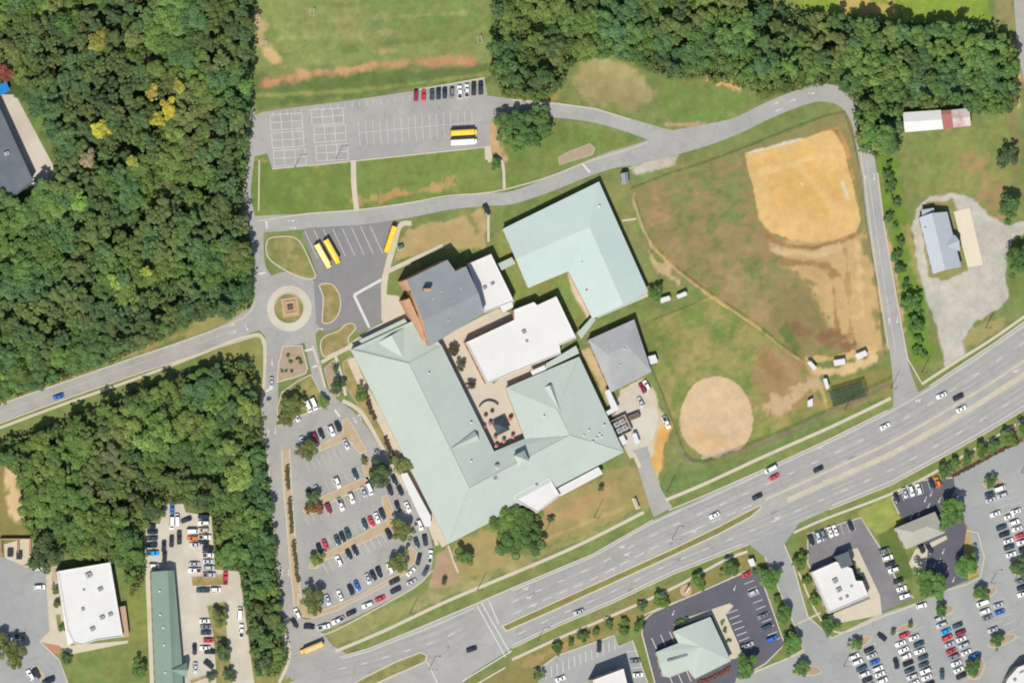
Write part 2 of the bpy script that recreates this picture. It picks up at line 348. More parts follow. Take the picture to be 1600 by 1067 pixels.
GREEN = (133, 145, 86)
COVER = [  # (shape, points, colour, half width or 0, feather, wobble)
    ('p', WOOD_W, (92, 98, 62), 0, 14, 8), ('p', WOOD_S, (96, 102, 62), 0, 12, 8), ('p', WOOD_N, (96, 106, 62), 0, 12, 8),
    ('p', [(0, 700), (26, 706), (30, 745), (36, 800), (40, 830), (0, 842), (-60, 842), (-60, 700)], (150, 140, 86), 0, 8, 6),
    ('l', [(8, 712), (20, 740), (24, 790), (34, 806)], (222, 192, 148), 10, 9, 8),
    ('p', [(400, -60), (765, -60), (765, 96), (400, 108)], (146, 156, 94), 0, 6, 5),
    ('p', [(540, -60), (765, -60), (765, 60), (600, 60)], (134, 152, 88), 0, 30, 20),
    ('l', [(430, 40), (560, 30), (740, 20)], (160, 164, 106), 2, 7, 5), ('l', [(430, 62), (540, 54), (620, 50)], (164, 166, 108), 3, 9, 7), ('l', [(560, 72), (680, 60)], (128, 146, 84), 3, 8, 5), ('l', [(520, 8), (700, 2)], (130, 148, 86), 3, 8, 5), ('l', [(440, 85), (560, 78)], (128, 146, 82), 3, 8, 6),
    ('l', [(392, 262), (540, 270)], (146, 150, 90), 3, 7, 6), ('l', [(566, 280), (760, 258)], (142, 148, 88), 4, 8, 8), ('l', [(566, 262), (756, 243)], (118, 140, 72), 3, 6, 5),
    ('l', [(404, 20), (408, 60), (420, 85)], (196, 176, 124), 8, 12, 8), ('l', [(418, 84), (430, 94)], (218, 186, 132), 8, 6, 4),
    ('p', [(398, 122), (560, 112), (770, 104), (770, 126), (640, 140), (398, 172)], (112, 130, 74), 0, 7, 6),
    ('l', [(412, 131), (450, 122), (500, 115), (560, 107), (620, 100), (680, 97), (735, 97)], (202, 154, 112), 4.5, 12, 5),
    ('l', [(470, 114), (530, 110), (590, 101)], (206, 166, 122), 3, 9, 6),
    ('l', [(590, 80), (620, 79)], (188, 168, 112), 3, 6, 4), ('l', [(400, 150), (560, 142), (770, 115)], (148, 156, 92), 3, 5, 3),
    ('p', [(388, 250), (548, 248), (552, 330), (388, 338)], (122, 142, 74), 0, 5, 4),
    ('p', [(560, 246), (758, 228), (785, 300), (560, 326)], (128, 145, 78), 0, 5, 4),
    ('l', [(566, 312), (610, 307), (700, 290)], (184, 160, 104), 4, 8, 12), ('l', [(600, 307), (640, 303)], (196, 152, 102), 3, 6, 6),
    ('p', [(398, 250), (470, 262), (540, 256), (545, 250), (480, 257)], (172, 164, 100), 0, 5, 4),
    ('p', [(792, 178), (865, 190), (1008, 215), (955, 234), (870, 256), (790, 290)], (124, 140, 76), 0, 5, 4),
    ('l', [(820, 160), (850, 156), (868, 148)], (204, 158, 108), 8, 9, 8), ('l', [(766, 190), (772, 230), (788, 250)], (206, 172, 128), 6, 7, 5),
    ('p', [(905, 95), (945, 88), (1000, 118), (1025, 142), (1000, 165), (950, 168), (912, 158), (905, 130)], (170, 158, 108), 0, 14, 12),
    ('l', [(944, 100), (985, 118), (1005, 130)], (182, 170, 120), 6, 10, 8), ('l', [(945, 150), (985, 165)], (160, 148, 104), 12, 14, 8),
    ('p', [(1030, 130), (1140, 140), (1190, 158), (1140, 180), (1050, 190)], (126, 145, 80), 0, 12, 8),
    ('p', [(978, 262), (1030, 246), (1062, 240), (1056, 258), (1030, 264), (995, 276)], (204, 194, 176), 0, 5, 4),
    ('l', [(1105, 124), (1130, 127), (1150, 135)], (218, 178, 122), 4, 6, 8), ('l', [(1040, 195), (1100, 195)], (196, 166, 126), 3, 5, 3),
    ('p', [(1180, -60), (1546, -60), (1546, 34), (1480, 36), (1390, 30), (1290, 22), (1250, 12)], (142, 165, 70), 0, 6, 6),
    ('l', [(1320, 8), (1400, 16)], (202, 178, 108), 7, 12, 16), ('p', [(1548, -60), (1580, -60), (1584, 40), (1556, 30)], (160, 150, 104), 0, 6, 5),
    ('l', [(1582, 70), (1588, 120), (1592, 165)], (214, 174, 128), 4, 5, 5),
    ('p', [(1405, 205), (1590, 180), (1590, 300), (1560, 345), (1520, 305), (1460, 305), (1410, 300)], (142, 150, 88), 0, 10, 6),
    ('l', [(1530, 260), (1560, 330)], (170, 146, 100), 14, 22, 20), ('l', [(1582, 180), (1592, 300)], (152, 140, 92), 6, 8, 6),
    ('p', [(1374, 246), (1404, 246), (1412, 300), (1424, 380), (1448, 470), (1460, 570), (1425, 572), (1400, 430), (1378, 300)], (118, 148, 62), 0, 6, 6),
    ('l', [(1384, 360), (1400, 430), (1412, 520)], (206, 176, 128), 4, 5, 6), ('l', [(1418, 360), (1440, 440)], (170, 158, 104), 8, 10, 8),
    ('p', [(1424, 358), (1430, 328), (1455, 308), (1495, 303), (1520, 311), (1545, 336), (1570, 350), (1600, 346), (1660, 338), (1660, 362), (1600, 364), (1578, 384), (1570, 430), (1575, 466), (1560, 484), (1528, 500), (1502, 532), (1512, 556), (1478, 574), (1468, 530), (1452, 480), (1436, 430)], (203, 197, 185), 0, 3, 3),
    ('p', [(1436, 330), (1450, 318), (1488, 312), (1496, 328), (1510, 330), (1512, 420), (1500, 430), (1470, 438), (1452, 432)], (150, 148, 96), 0, 3, 3),
    ('p', [(1505, 540), (1516, 512), (1545, 502), (1562, 494), (1580, 484), (1566, 510), (1528, 540)], (166, 160, 104), 0, 4, 3),
    ('p', [(1582, 372), (1660, 360), (1660, 455), (1600, 470), (1580, 464), (1573, 430)], (124, 140, 78), 0, 4, 3),
    # upper ball field
    ('p', [(985, 295), (1080, 265), (1160, 235), (1290, 185), (1325, 172), (1345, 260), (1368, 420), (1385, 560), (1255, 566), (1180, 505), (1100, 455), (1050, 425), (1020, 400)], (150, 142, 92), 0, 5, 4),
    ('p', [(1010, 290), (1160, 242), (1185, 350), (1240, 385), (1245, 430), (1260, 540), (1190, 508), (1100, 452), (1050, 424), (1015, 380)], (152, 138, 92), 0, 14, 18),
    ('p', [(1050, 290), (1150, 258), (1180, 345), (1150, 360), (1080, 345)], (126, 140, 80), 0, 22, 26),
    ('p', [(1195, 390), (1240, 390), (1255, 470), (1235, 530), (1190, 470)], (148, 138, 90), 0, 22, 18),
    ('l', [(1090, 360), (1150, 400), (1200, 470)], (128, 136, 80), 14, 22, 28), ('l', [(1030, 300), (1045, 360)], (172, 142, 104), 6, 14, 18), ('l', [(1110, 400), (1150, 450)], (176, 146, 108), 8, 18, 22),
    ('l', [(1210, 385), (1250, 396), (1300, 392), (1330, 384)], (228, 202, 158), 4, 4, 2), ('l', [(1212, 400), (1260, 410), (1310, 406)], (164, 130, 88), 2.5, 4, 2), ('l', [(1220, 414), (1270, 424), (1310, 424)], (220, 190, 142), 4, 5, 3), ('l', [(1230, 428), (1280, 440)], (176, 146, 100), 3, 5, 4),
    ('l', [(1050, 320), (1070, 380)], (120, 134, 78), 10, 16, 20), ('l', [(1150, 440), (1190, 490)], (196, 170, 124), 12, 24, 22),
    ('m', [(1005, 292), (1162, 242), (1186, 352), (1225, 384), (1240, 430), (1275, 500), (1300, 552), (1258, 560), (1190, 508), (1100, 452), (1050, 424), (1012, 380)], (126, 138, 80, 170, 144, 104), 0, 6, 5),
    ('m', [(1020, 300), (1045, 292), (1060, 400), (1040, 410), (1015, 380)], (150, 136, 90, 184, 148, 112), 0, 12, 8),
    ('p', [(1205, 372), (1350, 360), (1372, 440), (1376, 545), (1320, 548), (1280, 480), (1250, 430)], (206, 174, 124), 0, 12, 14),
    ('l', [(1200, 370), (1230, 384), (1270, 388), (1310, 380), (1335, 368)], (168, 130, 86), 4, 6, 4), ('l', [(1215, 392), (1270, 398), (1310, 386)], (222, 192, 144), 5, 7, 4),
    ('l', [(1220, 408), (1290, 414), (1310, 430)], (168, 138, 92), 4, 6, 5),
    ('l', [(1300, 430), (1310, 540)], (172, 140, 94), 2.5, 4, 4), ('l', [(1340, 380), (1352, 530)], (222, 188, 136), 4, 6, 6), ('l', [(1322, 390), (1330, 530)], (186, 152, 104), 3, 4, 5),
    ('p', [(1210, 455), (1262, 440), (1290, 530), (1260, 556), (1225, 530)], (150, 136, 92), 0, 16, 20),
    ('l', [(1240, 512), (1330, 545)], (150, 118, 84), 8, 12, 14), ('l', [(1230, 520), (1240, 545)], (110, 128, 70), 8, 12, 8),
    ('p', [(1163, 240), (1200, 230), (1245, 220), (1282, 207), (1300, 202), (1316, 226), (1326, 262), (1338, 310), (1345, 346), (1338, 362), (1308, 373), (1272, 379), (1236, 375), (1204, 362), (1186, 342), (1178, 300)], (231, 192, 128), 0, 1.6, 1.2),
    ('p', [(1190, 260), (1240, 245), (1280, 240), (1310, 300), (1290, 340), (1220, 330)], (228, 185, 114), 0, 20, 16),
    ('l', [(1252, 287), (1254, 289)], (236, 218, 186), 1.6, 2.5, .5), ('l', [(1200, 300), (1290, 350)], (227, 186, 118), 3, 12, 8), ('l', [(1230, 240), (1310, 330)], (232, 194, 132), 3, 12, 7), ('l', [(1190, 270), (1300, 240)], (234, 198, 138), 3, 8, 6),
    ('l', [(1166, 240), (1250, 218)], (224, 214, 190), 1.5, 2.5, 1.5), ('l', [(1316, 285), (1326, 312)], (226, 214, 196), 2, 2, 1),
    ('l', [(1298, 203), (1310, 200), (1322, 230), (1334, 280)], (204, 150, 96), 1.6, 2, 2),
    ('l', [(1020, 386), (1060, 424), (1110, 462), (1180, 508), (1225, 545), (1258, 568)], (216, 182, 118), 2.2, 2.5, 2.5),
    ('l', [(1012, 400), (1040, 425), (1060, 440)], (206, 178, 136), 6, 6, 8), ('l', [(985, 300), (1000, 345), (1020, 386)], (196, 176, 122), 2.5, 3, 3),
    ('l', [(1258, 568), (1275, 590), (1288, 620), (1296, 640)], (214, 180, 118), 4, 4, 3), ('l', [(1262, 562), (1310, 560), (1366, 545)], (220, 186, 128), 5, 5, 4), ('l', [(1275, 580), (1320, 578), (1365, 560)], (226, 196, 146), 7, 6, 5),
    ('p', [(1290, 600), (1360, 580), (1392, 570), (1396, 625), (1340, 650), (1295, 655)], (152, 146, 88), 0, 6, 6),
    ('l', [(1020, 500), (1060, 485), (1108, 466)], (204, 178, 122), 2, 2.5, 2),
    # lower ball field
    ('p', [(1002, 495), (1108, 468), (1200, 525), (1256, 570), (1290, 640), (1180, 690), (1100, 735), (1070, 720), (1040, 640), (1015, 560)], (138, 146, 82), 0, 5, 4),
    ('p', [(1060, 560), (1120, 520), (1180, 540), (1150, 590), (1080, 600)], (164, 156, 98), 0, 20, 22),
    ('m', [(1004, 497), (1108, 470), (1200, 528), (1254, 572), (1286, 636), (1180, 688), (1078, 715), (1042, 640), (1016, 560)], (126, 142, 76, 172, 158, 104), 0, 6, 5),
    ('p', [(1170, 540), (1225, 545), (1268, 590), (1285, 630), (1240, 650), (1190, 640), (1178, 600)], (172, 144, 100), 0, 22, 18), ('l', [(1185, 640), (1230, 630), (1270, 600)], (206, 180, 138), 9, 12, 16), ('l', [(1195, 560), (1210, 590)], (162, 130, 88), 8, 18, 12),
    ('p', [(1120 + 57 * math.cos(a) * (1 + .03 * math.sin(3 * a)), 652 + 65 * math.sin(a) * (1 + .02 * math.cos(2 * a))) for a in np.linspace(0, 6.2832, 30, endpoint=False)], (222, 194, 156), 0, 1.5, 1.2),
    ('p', [(1080, 670), (1140, 680), (1140, 705), (1100, 710)], (224, 190, 144), 0, 14, 10),
    ('l', [(1098, 716), (1140, 702)], (204, 192, 174), 2, 2, 1),
    ('l', [(1060, 700), (1072, 718), (1100, 722), (1200, 690), (1300, 645), (1390, 600)], (140, 128, 108), 2.5, 3, 3),
    ('p', [(1040, 720), (1075, 722), (1200, 700), (1380, 620), (1384, 625), (1200, 712), (1060, 772), (1034, 765)], (122, 140, 82), 0, 4, 4),
    # service yard
    ('p', [(966, 612), (1005, 588), (1014, 592), (1040, 660), (1030, 700), (1028, 760), (1016, 770), (990, 712), (970, 690), (960, 650)], (216, 200, 172), 0, 3, 3),
    ('l', [(1042, 668), (1030, 690), (1028, 728)], (226, 176, 104), 9, 5, 4),
    ('p', [(870, 775), (940, 740), (985, 716), (1010, 760), (1016, 790), (900, 838), (846, 850), (840, 815)], (168, 154, 102), 0, 6, 8), ('l', [(858, 806), (900, 800), (950, 770)], (186, 158, 110), 8, 12, 14), ('l', [(846, 846), (920, 815), (1000, 782)], (186, 166, 112), 2, 3, 3),
    ('p', [(690, 860), (760, 825), (840, 880), (740, 905), (690, 930)], (176, 160, 108), 0, 8, 8), ('p', [(680, 870), (700, 852), (718, 890), (712, 915), (690, 926), (672, 915)], (184, 158, 126), 0, 4, 3),
    ('p', [(510, 985), (600, 950), (680, 920), (740, 905), (840, 860), (920, 835), (1010, 790), (1010, 800), (800, 890), (600, 975), (520, 1012)], (158, 158, 102), 0, 5, 5), ('l', [(640, 950), (700, 930), (800, 885)], (172, 168, 116), 4, 8, 10),
    ('p', [(612, 400), (640, 360), (690, 345), (755, 325), (765, 360), (755, 390), (690, 385), (620, 412)], (190, 168, 118), 0, 4, 5),
    ('l', [(730, 330), (745, 360)], (146, 148, 92), 7, 8, 6), ('p', [(766, 340), (820, 320), (935, 278), (930, 292), (785, 358), (770, 375)], (132, 146, 84), 0, 3, 3),
    ('p', [(770, 365), (785, 362), (822, 445), (900, 420), (930, 495), (905, 525), (870, 462), (800, 478)], (140, 150, 84), 0, 3, 3), ('l', [(800, 380), (828, 446)], (200, 172, 128), 4, 4, 3), ('l', [(890, 425), (902, 460), (922, 495)], (222, 202, 176), 5, 2, 2),
    ('p', [(938, 285), (985, 285), (990, 340), (1015, 400), (1030, 450), (1012, 455)], (146, 150, 92), 0, 4, 4),
    ('p', [(905, 550), (920, 540), (958, 610), (972, 640), (955, 645)], (206, 182, 142), 0, 2, 2), ('l', [(912, 560), (950, 635)], (136, 142, 80), 2.5, 2, 2),
    ('p', [(300, 500), (340, 478), (390, 474), (396, 480), (360, 505), (290, 530)], (160, 154, 98), 0, 6, 5),
    ('p', [(0, 626), (180, 558), (300, 515), (300, 520), (0, 634)], (176, 156, 104), 0, 5, 6),
    ('p', [(300, 560), (380, 528), (412, 528), (414, 560), (412, 640), (404, 640), (396, 560)], (150, 152, 92), 0, 5, 4),
    ('p', [(200, 890), (226, 870), (236, 960), (240, 1080), (205, 1080), (196, 1000)], (136, 146, 80), 0, 5, 4), ('p', [(95, 1020), (130, 1012), (205, 998), (235, 1010), (236, 1090), (118, 1090)], (132, 145, 84), 0, 4, 3),
    ('p', [(395, 1040), (440, 1000), (452, 1040), (440, 1090), (398, 1090)], (150, 150, 90), 0, 5, 5),
    ('p', [(700, 1090), (860, 1000), (1000, 935), (1170, 865), (1185, 885), (1010, 955), (1002, 985), (960, 990), (840, 1040), (840, 1090)], (150, 142, 88), 0, 4, 5), ('l', [(820, 1040), (880, 1010), (980, 985)], (176, 154, 104), 5, 7, 8),
    ('p', [(1000, 1000), (1012, 985), (1045, 1090), (1028, 1090)], (142, 140, 88), 0, 2, 3),
    ('p', [(1190, 880), (1205, 884), (1248, 985), (1255, 1020), (1215, 1025), (1228, 1005)], (128, 138, 80), 0, 3, 4),
    ('p', [(1244, 835), (1340, 800), (1345, 808), (1262, 832), (1262, 880), (1300, 975), (1295, 990), (1252, 900)], (140, 142, 84), 0, 3, 3),
    ('p', [(1340, 800), (1392, 770), (1404, 800), (1410, 818), (1375, 832), (1352, 825)], (156, 164, 88), 0, 3, 2), ('p', [(1372, 836), (1398, 824), (1416, 862), (1426, 900), (1404, 910), (1378, 860)], (104, 124, 66), 0, 3, 3),
    ('p', [(1466, 735), (1600, 655), (1640, 630), (1640, 655), (1540, 705), (1490, 738)], (156, 148, 100), 0, 3, 3), ('l', [(1485, 745), (1545, 712), (1640, 662)], (140, 100, 84), 2, 2, 2),
    ('p', [(1506, 826), (1528, 830), (1536, 870), (1530, 900), (1505, 905), (1500, 860)], (190, 168, 104), 0, 3, 2),
    ('p', [(60, 1004), (98, 1000), (95, 1020), (84, 1022)], (196, 148, 116), 0, 2, 2),
    ('p', [(-60, 905), (0, 914), (22, 926), (0, 932), (-60, 935)], (140, 144, 84), 0, 2, 2), ('p', [(-60, 950), (2, 960), (8, 1000), (-60, 1010)], (140, 144, 84), 0, 2, 2),
    ('p', [(80, 178), (90, 300), (70, 300), (30, 180), (24, 140)], (120, 138, 80), 0, 5, 4),
    ('l', [(0, 360), (2, 480)], (190, 158, 112), 5, 8, 8), ('l', [(100, 365), (112, 395)], (182, 160, 108), 4, 6, 8), ('l', [(0, 440), (50, 450)], (176, 150, 104), 5, 9, 10),
]

def build_ground():
    step = 2.2
    xs = np.arange(-60, 1661, step); ys = np.arange(-60, 1128, step)
    X, Y = np.meshgrid(xs, ys)
    col = np.empty(X.shape + (3,)); col[:] = C(*GREEN)
    wob1 = fbm(X, Y, 26, 11); wob2 = fbm(X, Y, 11, 31, 3); wob3 = fbm(X * 1.0, Y * 0.45, 5, 131, 2)
    for shp, pts, c, hw, fe, wb in COVER:
        a = np.array(pts); m = hw + fe + wb + 4
        ix = np.where((xs > a[:, 0].min() - m) & (xs < a[:, 0].max() + m))[0]; iy = np.where((ys > a[:, 1].min() - m) & (ys < a[:, 1].max() + m))[0]
        if not len(ix) or not len(iy): continue
        sl = np.s_[iy[0]:iy[-1] + 1, ix[0]:ix[-1] + 1]
        d = sdist(X[sl], Y[sl], pts) if shp in 'pm' else ldist(X[sl], Y[sl], pts) - hw
        d = d + ((wob1[sl] - .5) * 1.3 + (wob2[sl] - .5) * 0.9 + (wob3[sl] - .5) * 0.5) * wb * 2
        k = np.clip(0.5 - d / fe, 0, 1); k = (k * k * (3 - 2 * k))[..., None]
        cc_ = np.array(C(*c[:3]))
        if shp == 'm':   # two kinds of cover finely mixed
            mxn = np.clip((0.6 * fbm(X[sl], Y[sl], 26, 711, 4) + 0.4 * fbm(X[sl] * .8 + Y[sl] * .3, Y[sl], 8, 731, 3) - .5) * 4.2 + .5, 0, 1)[..., None]
            cc_ = np.array(C(*c[:3])) * (1 - mxn) + np.array(C(*c[3:])) * mxn; k = k * .75
        col[sl] = col[sl] * (1 - k) + cc_ * k
    t = fbm(X, Y, 60, 51)[..., None]; u = fbm(X, Y, 9, 71, 3)[..., None]; h = fbm(X, Y, 34, 91, 4)[..., None]
    veg = np.clip(0.25 + 3.0 * (col[..., 1:2] - col[..., 0:1]) / col[..., 1:2] + 0.45, 0.12, 1)
    va = 0.25 + 0.75 * veg; col *= 1 + 0.28 * (t - .5) * va; col *= 1 + 0.32 * (u - .5) * va
    warm = np.clip((h - .5) * 2.4, -1, 1) * veg; col *= 1 + warm * np.array([0.12, 0.0, 0.04])
    h2 = np.clip((fbm(X, Y, 13, 151, 3)[..., None] - .5) * 3, -1, 1) * veg; col *= 1 + h2 * np.array([0.10, -0.01, 0.06]); col *= 1 + 0.2 * (fbm(X, Y, 4.5, 171, 2)[..., None] - .5) * va
    ny, nx = X.shape
    c3 = [P(xs[0], ys[0]), P(xs[-1], ys[0]), P(xs[-1], ys[-1]), P(xs[0], ys[-1])]
    A = np.array([[P(x, y)[:] for x in (xs[0], xs[-1])] for y in (ys[0], ys[-1])])
    # projective map is nearly affine; evaluate exactly
    d0 = np.array(FWD * DIST); r = np.array(RIGHT); uu = np.array(UP); cc = np.array(CAM)
    D = d0 + ((X - 800) * S)[..., None] * r + ((533.5 - Y) * S)[..., None] * uu
    W = cc + D * (-cc[2] / D[..., 2])[..., None]
    W[..., 2] = 0
    v = W.reshape(-1, 3)
    idx = np.arange(ny * nx).reshape(ny, nx)
    q = np.stack([idx[1:, :-1], idx[1:, 1:], idx[:-1, 1:], idx[:-1, :-1]], -1).reshape(-1, 4)
    R = 9000
    outer = np.array([(-R, R, 0), (R, R, 0), (R, -R, 0), (-R, -R, 0)], float)
    n0 = len(v); v = np.vstack([v, outer])
    cs = [idx[0, 0], idx[0, -1], idx[-1, -1], idx[-1, 0]]
    ext = np.array([[cs[i], cs[(i + 1) % 4], n0 + (i + 1) % 4, n0 + i] for i in range(4)])
    q = np.vstack([q, ext])
    me = bpy.data.meshes.new('ground')
    me.vertices.add(len(v)); me.vertices.foreach_set('co', v.ravel())
    me.loops.add(q.size); me.loops.foreach_set('vertex_index', q.ravel().astype(np.int32))
    me.polygons.add(len(q)); me.polygons.foreach_set('loop_start', np.arange(0, q.size, 4, dtype=np.int32))
    me.update(calc_edges=True); me.validate()
    at = me.color_attributes.new('cover', 'FLOAT_COLOR', 'POINT')
    cc4 = np.ones((len(v), 4)); cc4[:n0, :3] = col.reshape(-1, 3); cc4[n0:, :3] = C(112, 122, 74)
    at.data.foreach_set('color', cc4.ravel())
    tag(obj('ground', me, G_), kind='structure')
build_ground()

# ------------------------------------------------------------------ pavements
LZ = [0]
def lift(z):
    """every sheet a little above the one before, so no two lie in one plane"""
    LZ[0] = (LZ[0] + 1) % 14
    return z + LZ[0] * 0.0016
def sheet(name, pts, mat, z, parent=None, curve=False, kind='structure'):
    z = lift(z)
    if curve: pts = smooth_line(pts, True)
    v = [P(x, y, 0) for x, y in pts]
    n = len(v); a = sum(v[i].x * v[(i + 1) % n].y - v[(i + 1) % n].x * v[i].y for i in range(n))
    if a < 0: v = v[::-1]
    o = obj(name, mesh(name, [(p.x, p.y, z) for p in v], [tuple(range(n))]), mat, parent)
    return tag(o, kind=kind) if parent is None else o

def ribbon(name, pts, mat, z, hw=None, parent=None, curve=True, k=5):
    """pts: (x, y[, half width]) in map units"""
    z = lift(z)
    q = [(p[0], p[1], p[2] if len(p) > 2 else hw) for p in pts]
    if curve and len(q) > 2: q = smooth_line(q, False, k)
    v = []; f = []
    c = [P(p[0], p[1]) for p in q]
    for i, p in enumerate(q):
        d = (c[min(i + 1, len(q) - 1)] - c[max(i - 1, 0)]).normalized(); nrm = Vector((-d.y, d.x, 0)) * (p[2] * S)
        v += [(c[i] + nrm).xy.to_tuple() + (z,), (c[i] - nrm).xy.to_tuple() + (z,)]
    f = [(2 * i + 1, 2 * i + 3, 2 * i + 2, 2 * i) for i in range(len(q) - 1)]
    o = obj(name, mesh(name, v, f), mat, parent)
    return tag(o, kind='structure') if parent is None else o

def kerb_line(pts, z=0.0, parent=None, wid=0.6, h=0.16, closed=False):
    """raised kerb along a line"""
    if closed: q = pts
    c = [P(x, y) for x, y in pts]; n = len(c); v = []; f = []
    for i in range(n):
        a = c[i - 1] if (closed or i > 0) else c[i]; b = c[(i + 1) % n] if (closed or i < n - 1) else c[i]
        d = (b - a).normalized(); m = Vector((-d.y, d.x, 0)) * (wid / 2)
        for s, zz in ((1, z - 0.05), (1, z + h), (-1, z + h), (-1, z - 0.05)): v.append(((c[i] + m * s).x, (c[i] + m * s).y, zz))
    for i in range(n if closed else n - 1):
        j = (i + 1) % n
        for k in range(3): f.append((4 * i + k, 4 * j + k, 4 * j + k + 1, 4 * i + k + 1))
    me = mesh('kerb', v, f)
    bm = bmesh.new(); bm.from_mesh(me); bmesh.ops.recalc_face_normals(bm, faces=bm.faces); bm.to_mesh(me); bm.free()
    o = obj('kerb', me, KERB, parent)
    return tag(o, kind='structure') if parent is None else o

def island(name, pts, mat, curve=True, kerb=0.4, z=0.0, h=0.15):
    """kerbed island: raised fill with a concrete edge as its part"""
    p = smooth_line(pts, True, 5) if curve else pts
    w_ = [P(x, y).xy.to_tuple() for x, y in p]
    inner = offset_poly(w_, -kerb)
    o = MB().prism(inner, z - 0.02, z + h - 0.02).build(name, mat)
    tag(o, kind='structure')
    v = [(x, y, zz) for ring in (w_, inner) for x, y in ring for zz in (z - 0.03, z + h)]
    n = len(w_); f = []
    for i in range(n):
        j = (i + 1) % n; a, b = 2 * i, 2 * j; c_, d_ = 2 * n + 2 * i, 2 * n + 2 * j
        f += [(a, b, b + 1, a + 1), (a + 1, b + 1, d_ + 1, c_ + 1), (c_ + 1, d_ + 1, d_, c_)]
    me = mesh('kerb', v, f)
    bm = bmesh.new(); bm.from_mesh(me); bmesh.ops.recalc_face_normals(bm, faces=bm.faces); bm.to_mesh(me); bm.free()
    obj('kerb', me, KERB, o)
    return o

# highway
N_EDGE = [(400, 1100), (440, 1072), (530, 1026), (575, 1013), (660, 978), (745, 942), (800, 918), (925, 866), (1020, 812), (1100, 776), (1200, 730), (1300, 684), (1386, 641), (1452, 603), (1555, 535), (1680, 445)]
S_EDGE = [(1680, 590), (1600, 640), (1530, 682), (1465, 718), (1392, 757), (1295, 796), (1200, 838), (1170, 850), (1050, 897), (960, 940), (870, 978), (800, 1012), (740, 1050), (690, 1100)]
highway = sheet('highway', N_EDGE + S_EDGE, ROAD, 0.05)
kerb_line(N_EDGE[2:9], 0.03); kerb_line([(1045, 797), (1100, 774)] + N_EDGE[10:13], 0.03); kerb_line(N_EDGE[13:], 0.03); kerb_line(S_EDGE[:6], 0.03); kerb_line(S_EDGE[7:12], 0.03)

def lane(t0, t1, fr, hw, mat, name, dash=None, z=0.09):
    """marking that follows the highway: fr = fraction from the north to the south edge"""
    out = []
    for i in range(61):
        x = t0 + (t1 - t0) * i / 60
        yn = np.interp(x, [p[0] for p in N_EDGE], [p[1] for p in N_EDGE]); ys_ = np.interp(-x, [-p[0] for p in S_EDGE], [p[1] for p in S_EDGE])
        # walk perpendicular-ish: shift x along the slope
        y = yn + (ys_ - yn) * fr
        out.append((x, y))
    out = out[::3]
    if dash is None: return ribbon(name, out, mat, z, hw, highway, True, 3)
    a, g = dash; x = t0
    xs_ = [p[0] for p in out]; ys2 = [p[1] for p in out]
    while x + a < t1:
        ribbon(name, [(x, np.interp(x, xs_, ys2)), (x + a, np.interp(x + a, xs_, ys2))], mat, z, hw, highway, False)
        x += a + g
for fr in (0.10, 0.17, 0.29, 0.36, 0.70, 0.77, 0.86, 0.93): lane(805, 1660, fr, 2.2, TRACK, 'tyre_track', z=0.065)
for fr in (0.10, 0.2, 0.3, 0.42): lane(500, 740, fr, 2.2, TRACK, 'tyre_track', z=0.065)
lane(800, 1660, 0.045, 0.55, PAINT, 'edge_line'); lane(535, 740, 0.05, 0.55, PAINT, 'edge_line')
lane(800, 1160, 0.955, 0.55, PAINT, 'edge_line'); lane(1300, 1660, 0.955, 0.55, PAINT, 'edge_line')
lane(800, 1660, 0.235, 0.6, PAINT, 'lane_line', (10, 26)); lane(800, 1180, 0.44, 0.6, PAINT, 'lane_line', (14, 10)); lane(810, 1660, 0.815, 0.6, PAINT, 'lane_line', (10, 26))
lane(1195, 1660, 0.445, 2.2, YPAINT, 'centre_line')
lane(1230, 1660, 0.60, 4.4, YPAINT, 'centre_line'); lane(530, 740, 0.25, 0.6, PAINT, 'lane_line', (10, 24))
for a, b in (((745, 945), (790, 1026)), ((752, 941), (797, 1020)), ((764, 938), (779, 974)), ((668, 1034), (688, 1076)), ((722, 1064), (800, 1016)), ((738, 1072), (790, 1042))):
    ribbon('stop_line', [a, b], PAINT, 0.092, 0.9, highway, False)
island('highway_median', [(782, 977), (850, 946), (950, 901), (1050, 856), (1120, 822), (1170, 796), (1189, 787), (1191, 793), (1174, 808), (1122, 836), (1062, 864), (962, 910), (862, 956), (791, 987)], MEDIANM, False, 0.7, 0.05)
island('highway_median', [(500, 1100), (560, 1061), (620, 1031), (658, 1017), (668, 1022), (666, 1034), (625, 1052), (580, 1072), (545, 1100)], GRASSM, False, 0.7, 0.05)

for px_, py_, a_, l_ in ((1060, 874, 2.6, 3.4), (985, 921, 2.2, 4.0), (1049, 849, 1.8, 2.2), (834, 926, 1.6, 8.0), (700, 1010, 1.8, 2.2), (1330, 715, 2.0, 5.0), (1210, 800, 1.5, 6.0), (880, 905, 1.4, 2.4)):
    ribbon('road_patch', [(px_ - l_, py_ + l_ * .46), (px_ + l_, py_ - l_ * .46)], PATCHM, 0.088, a_, highway, False)
def arrow(px, py, dx, dy, turn=0, parent=None, z=0.1, k=1.0):
    m = MB(); m.add([(-1.3, -.12, 0), (.4, -.12, 0), (.4, .12, 0), (-1.3, .12, 0)], [(0, 1, 2, 3)])
    m.add([(.4, -.45, 0), (1.4, 0, 0), (.4, .45, 0)], [(0, 1, 2)])
    if turn: m.add([(-.3, .12 * turn, 0), (.1, .12 * turn, 0), (.1, .9 * turn, 0), (-.3, .9 * turn, 0)], [(0, 1, 2, 3)] if turn > 0 else [(3, 2, 1, 0)])
    p = P(px, py); o = m.build('pavement_arrow', PAINT, parent, (p.x, p.y, z), ang(dx, dy)); o.scale = (k, k, 1)
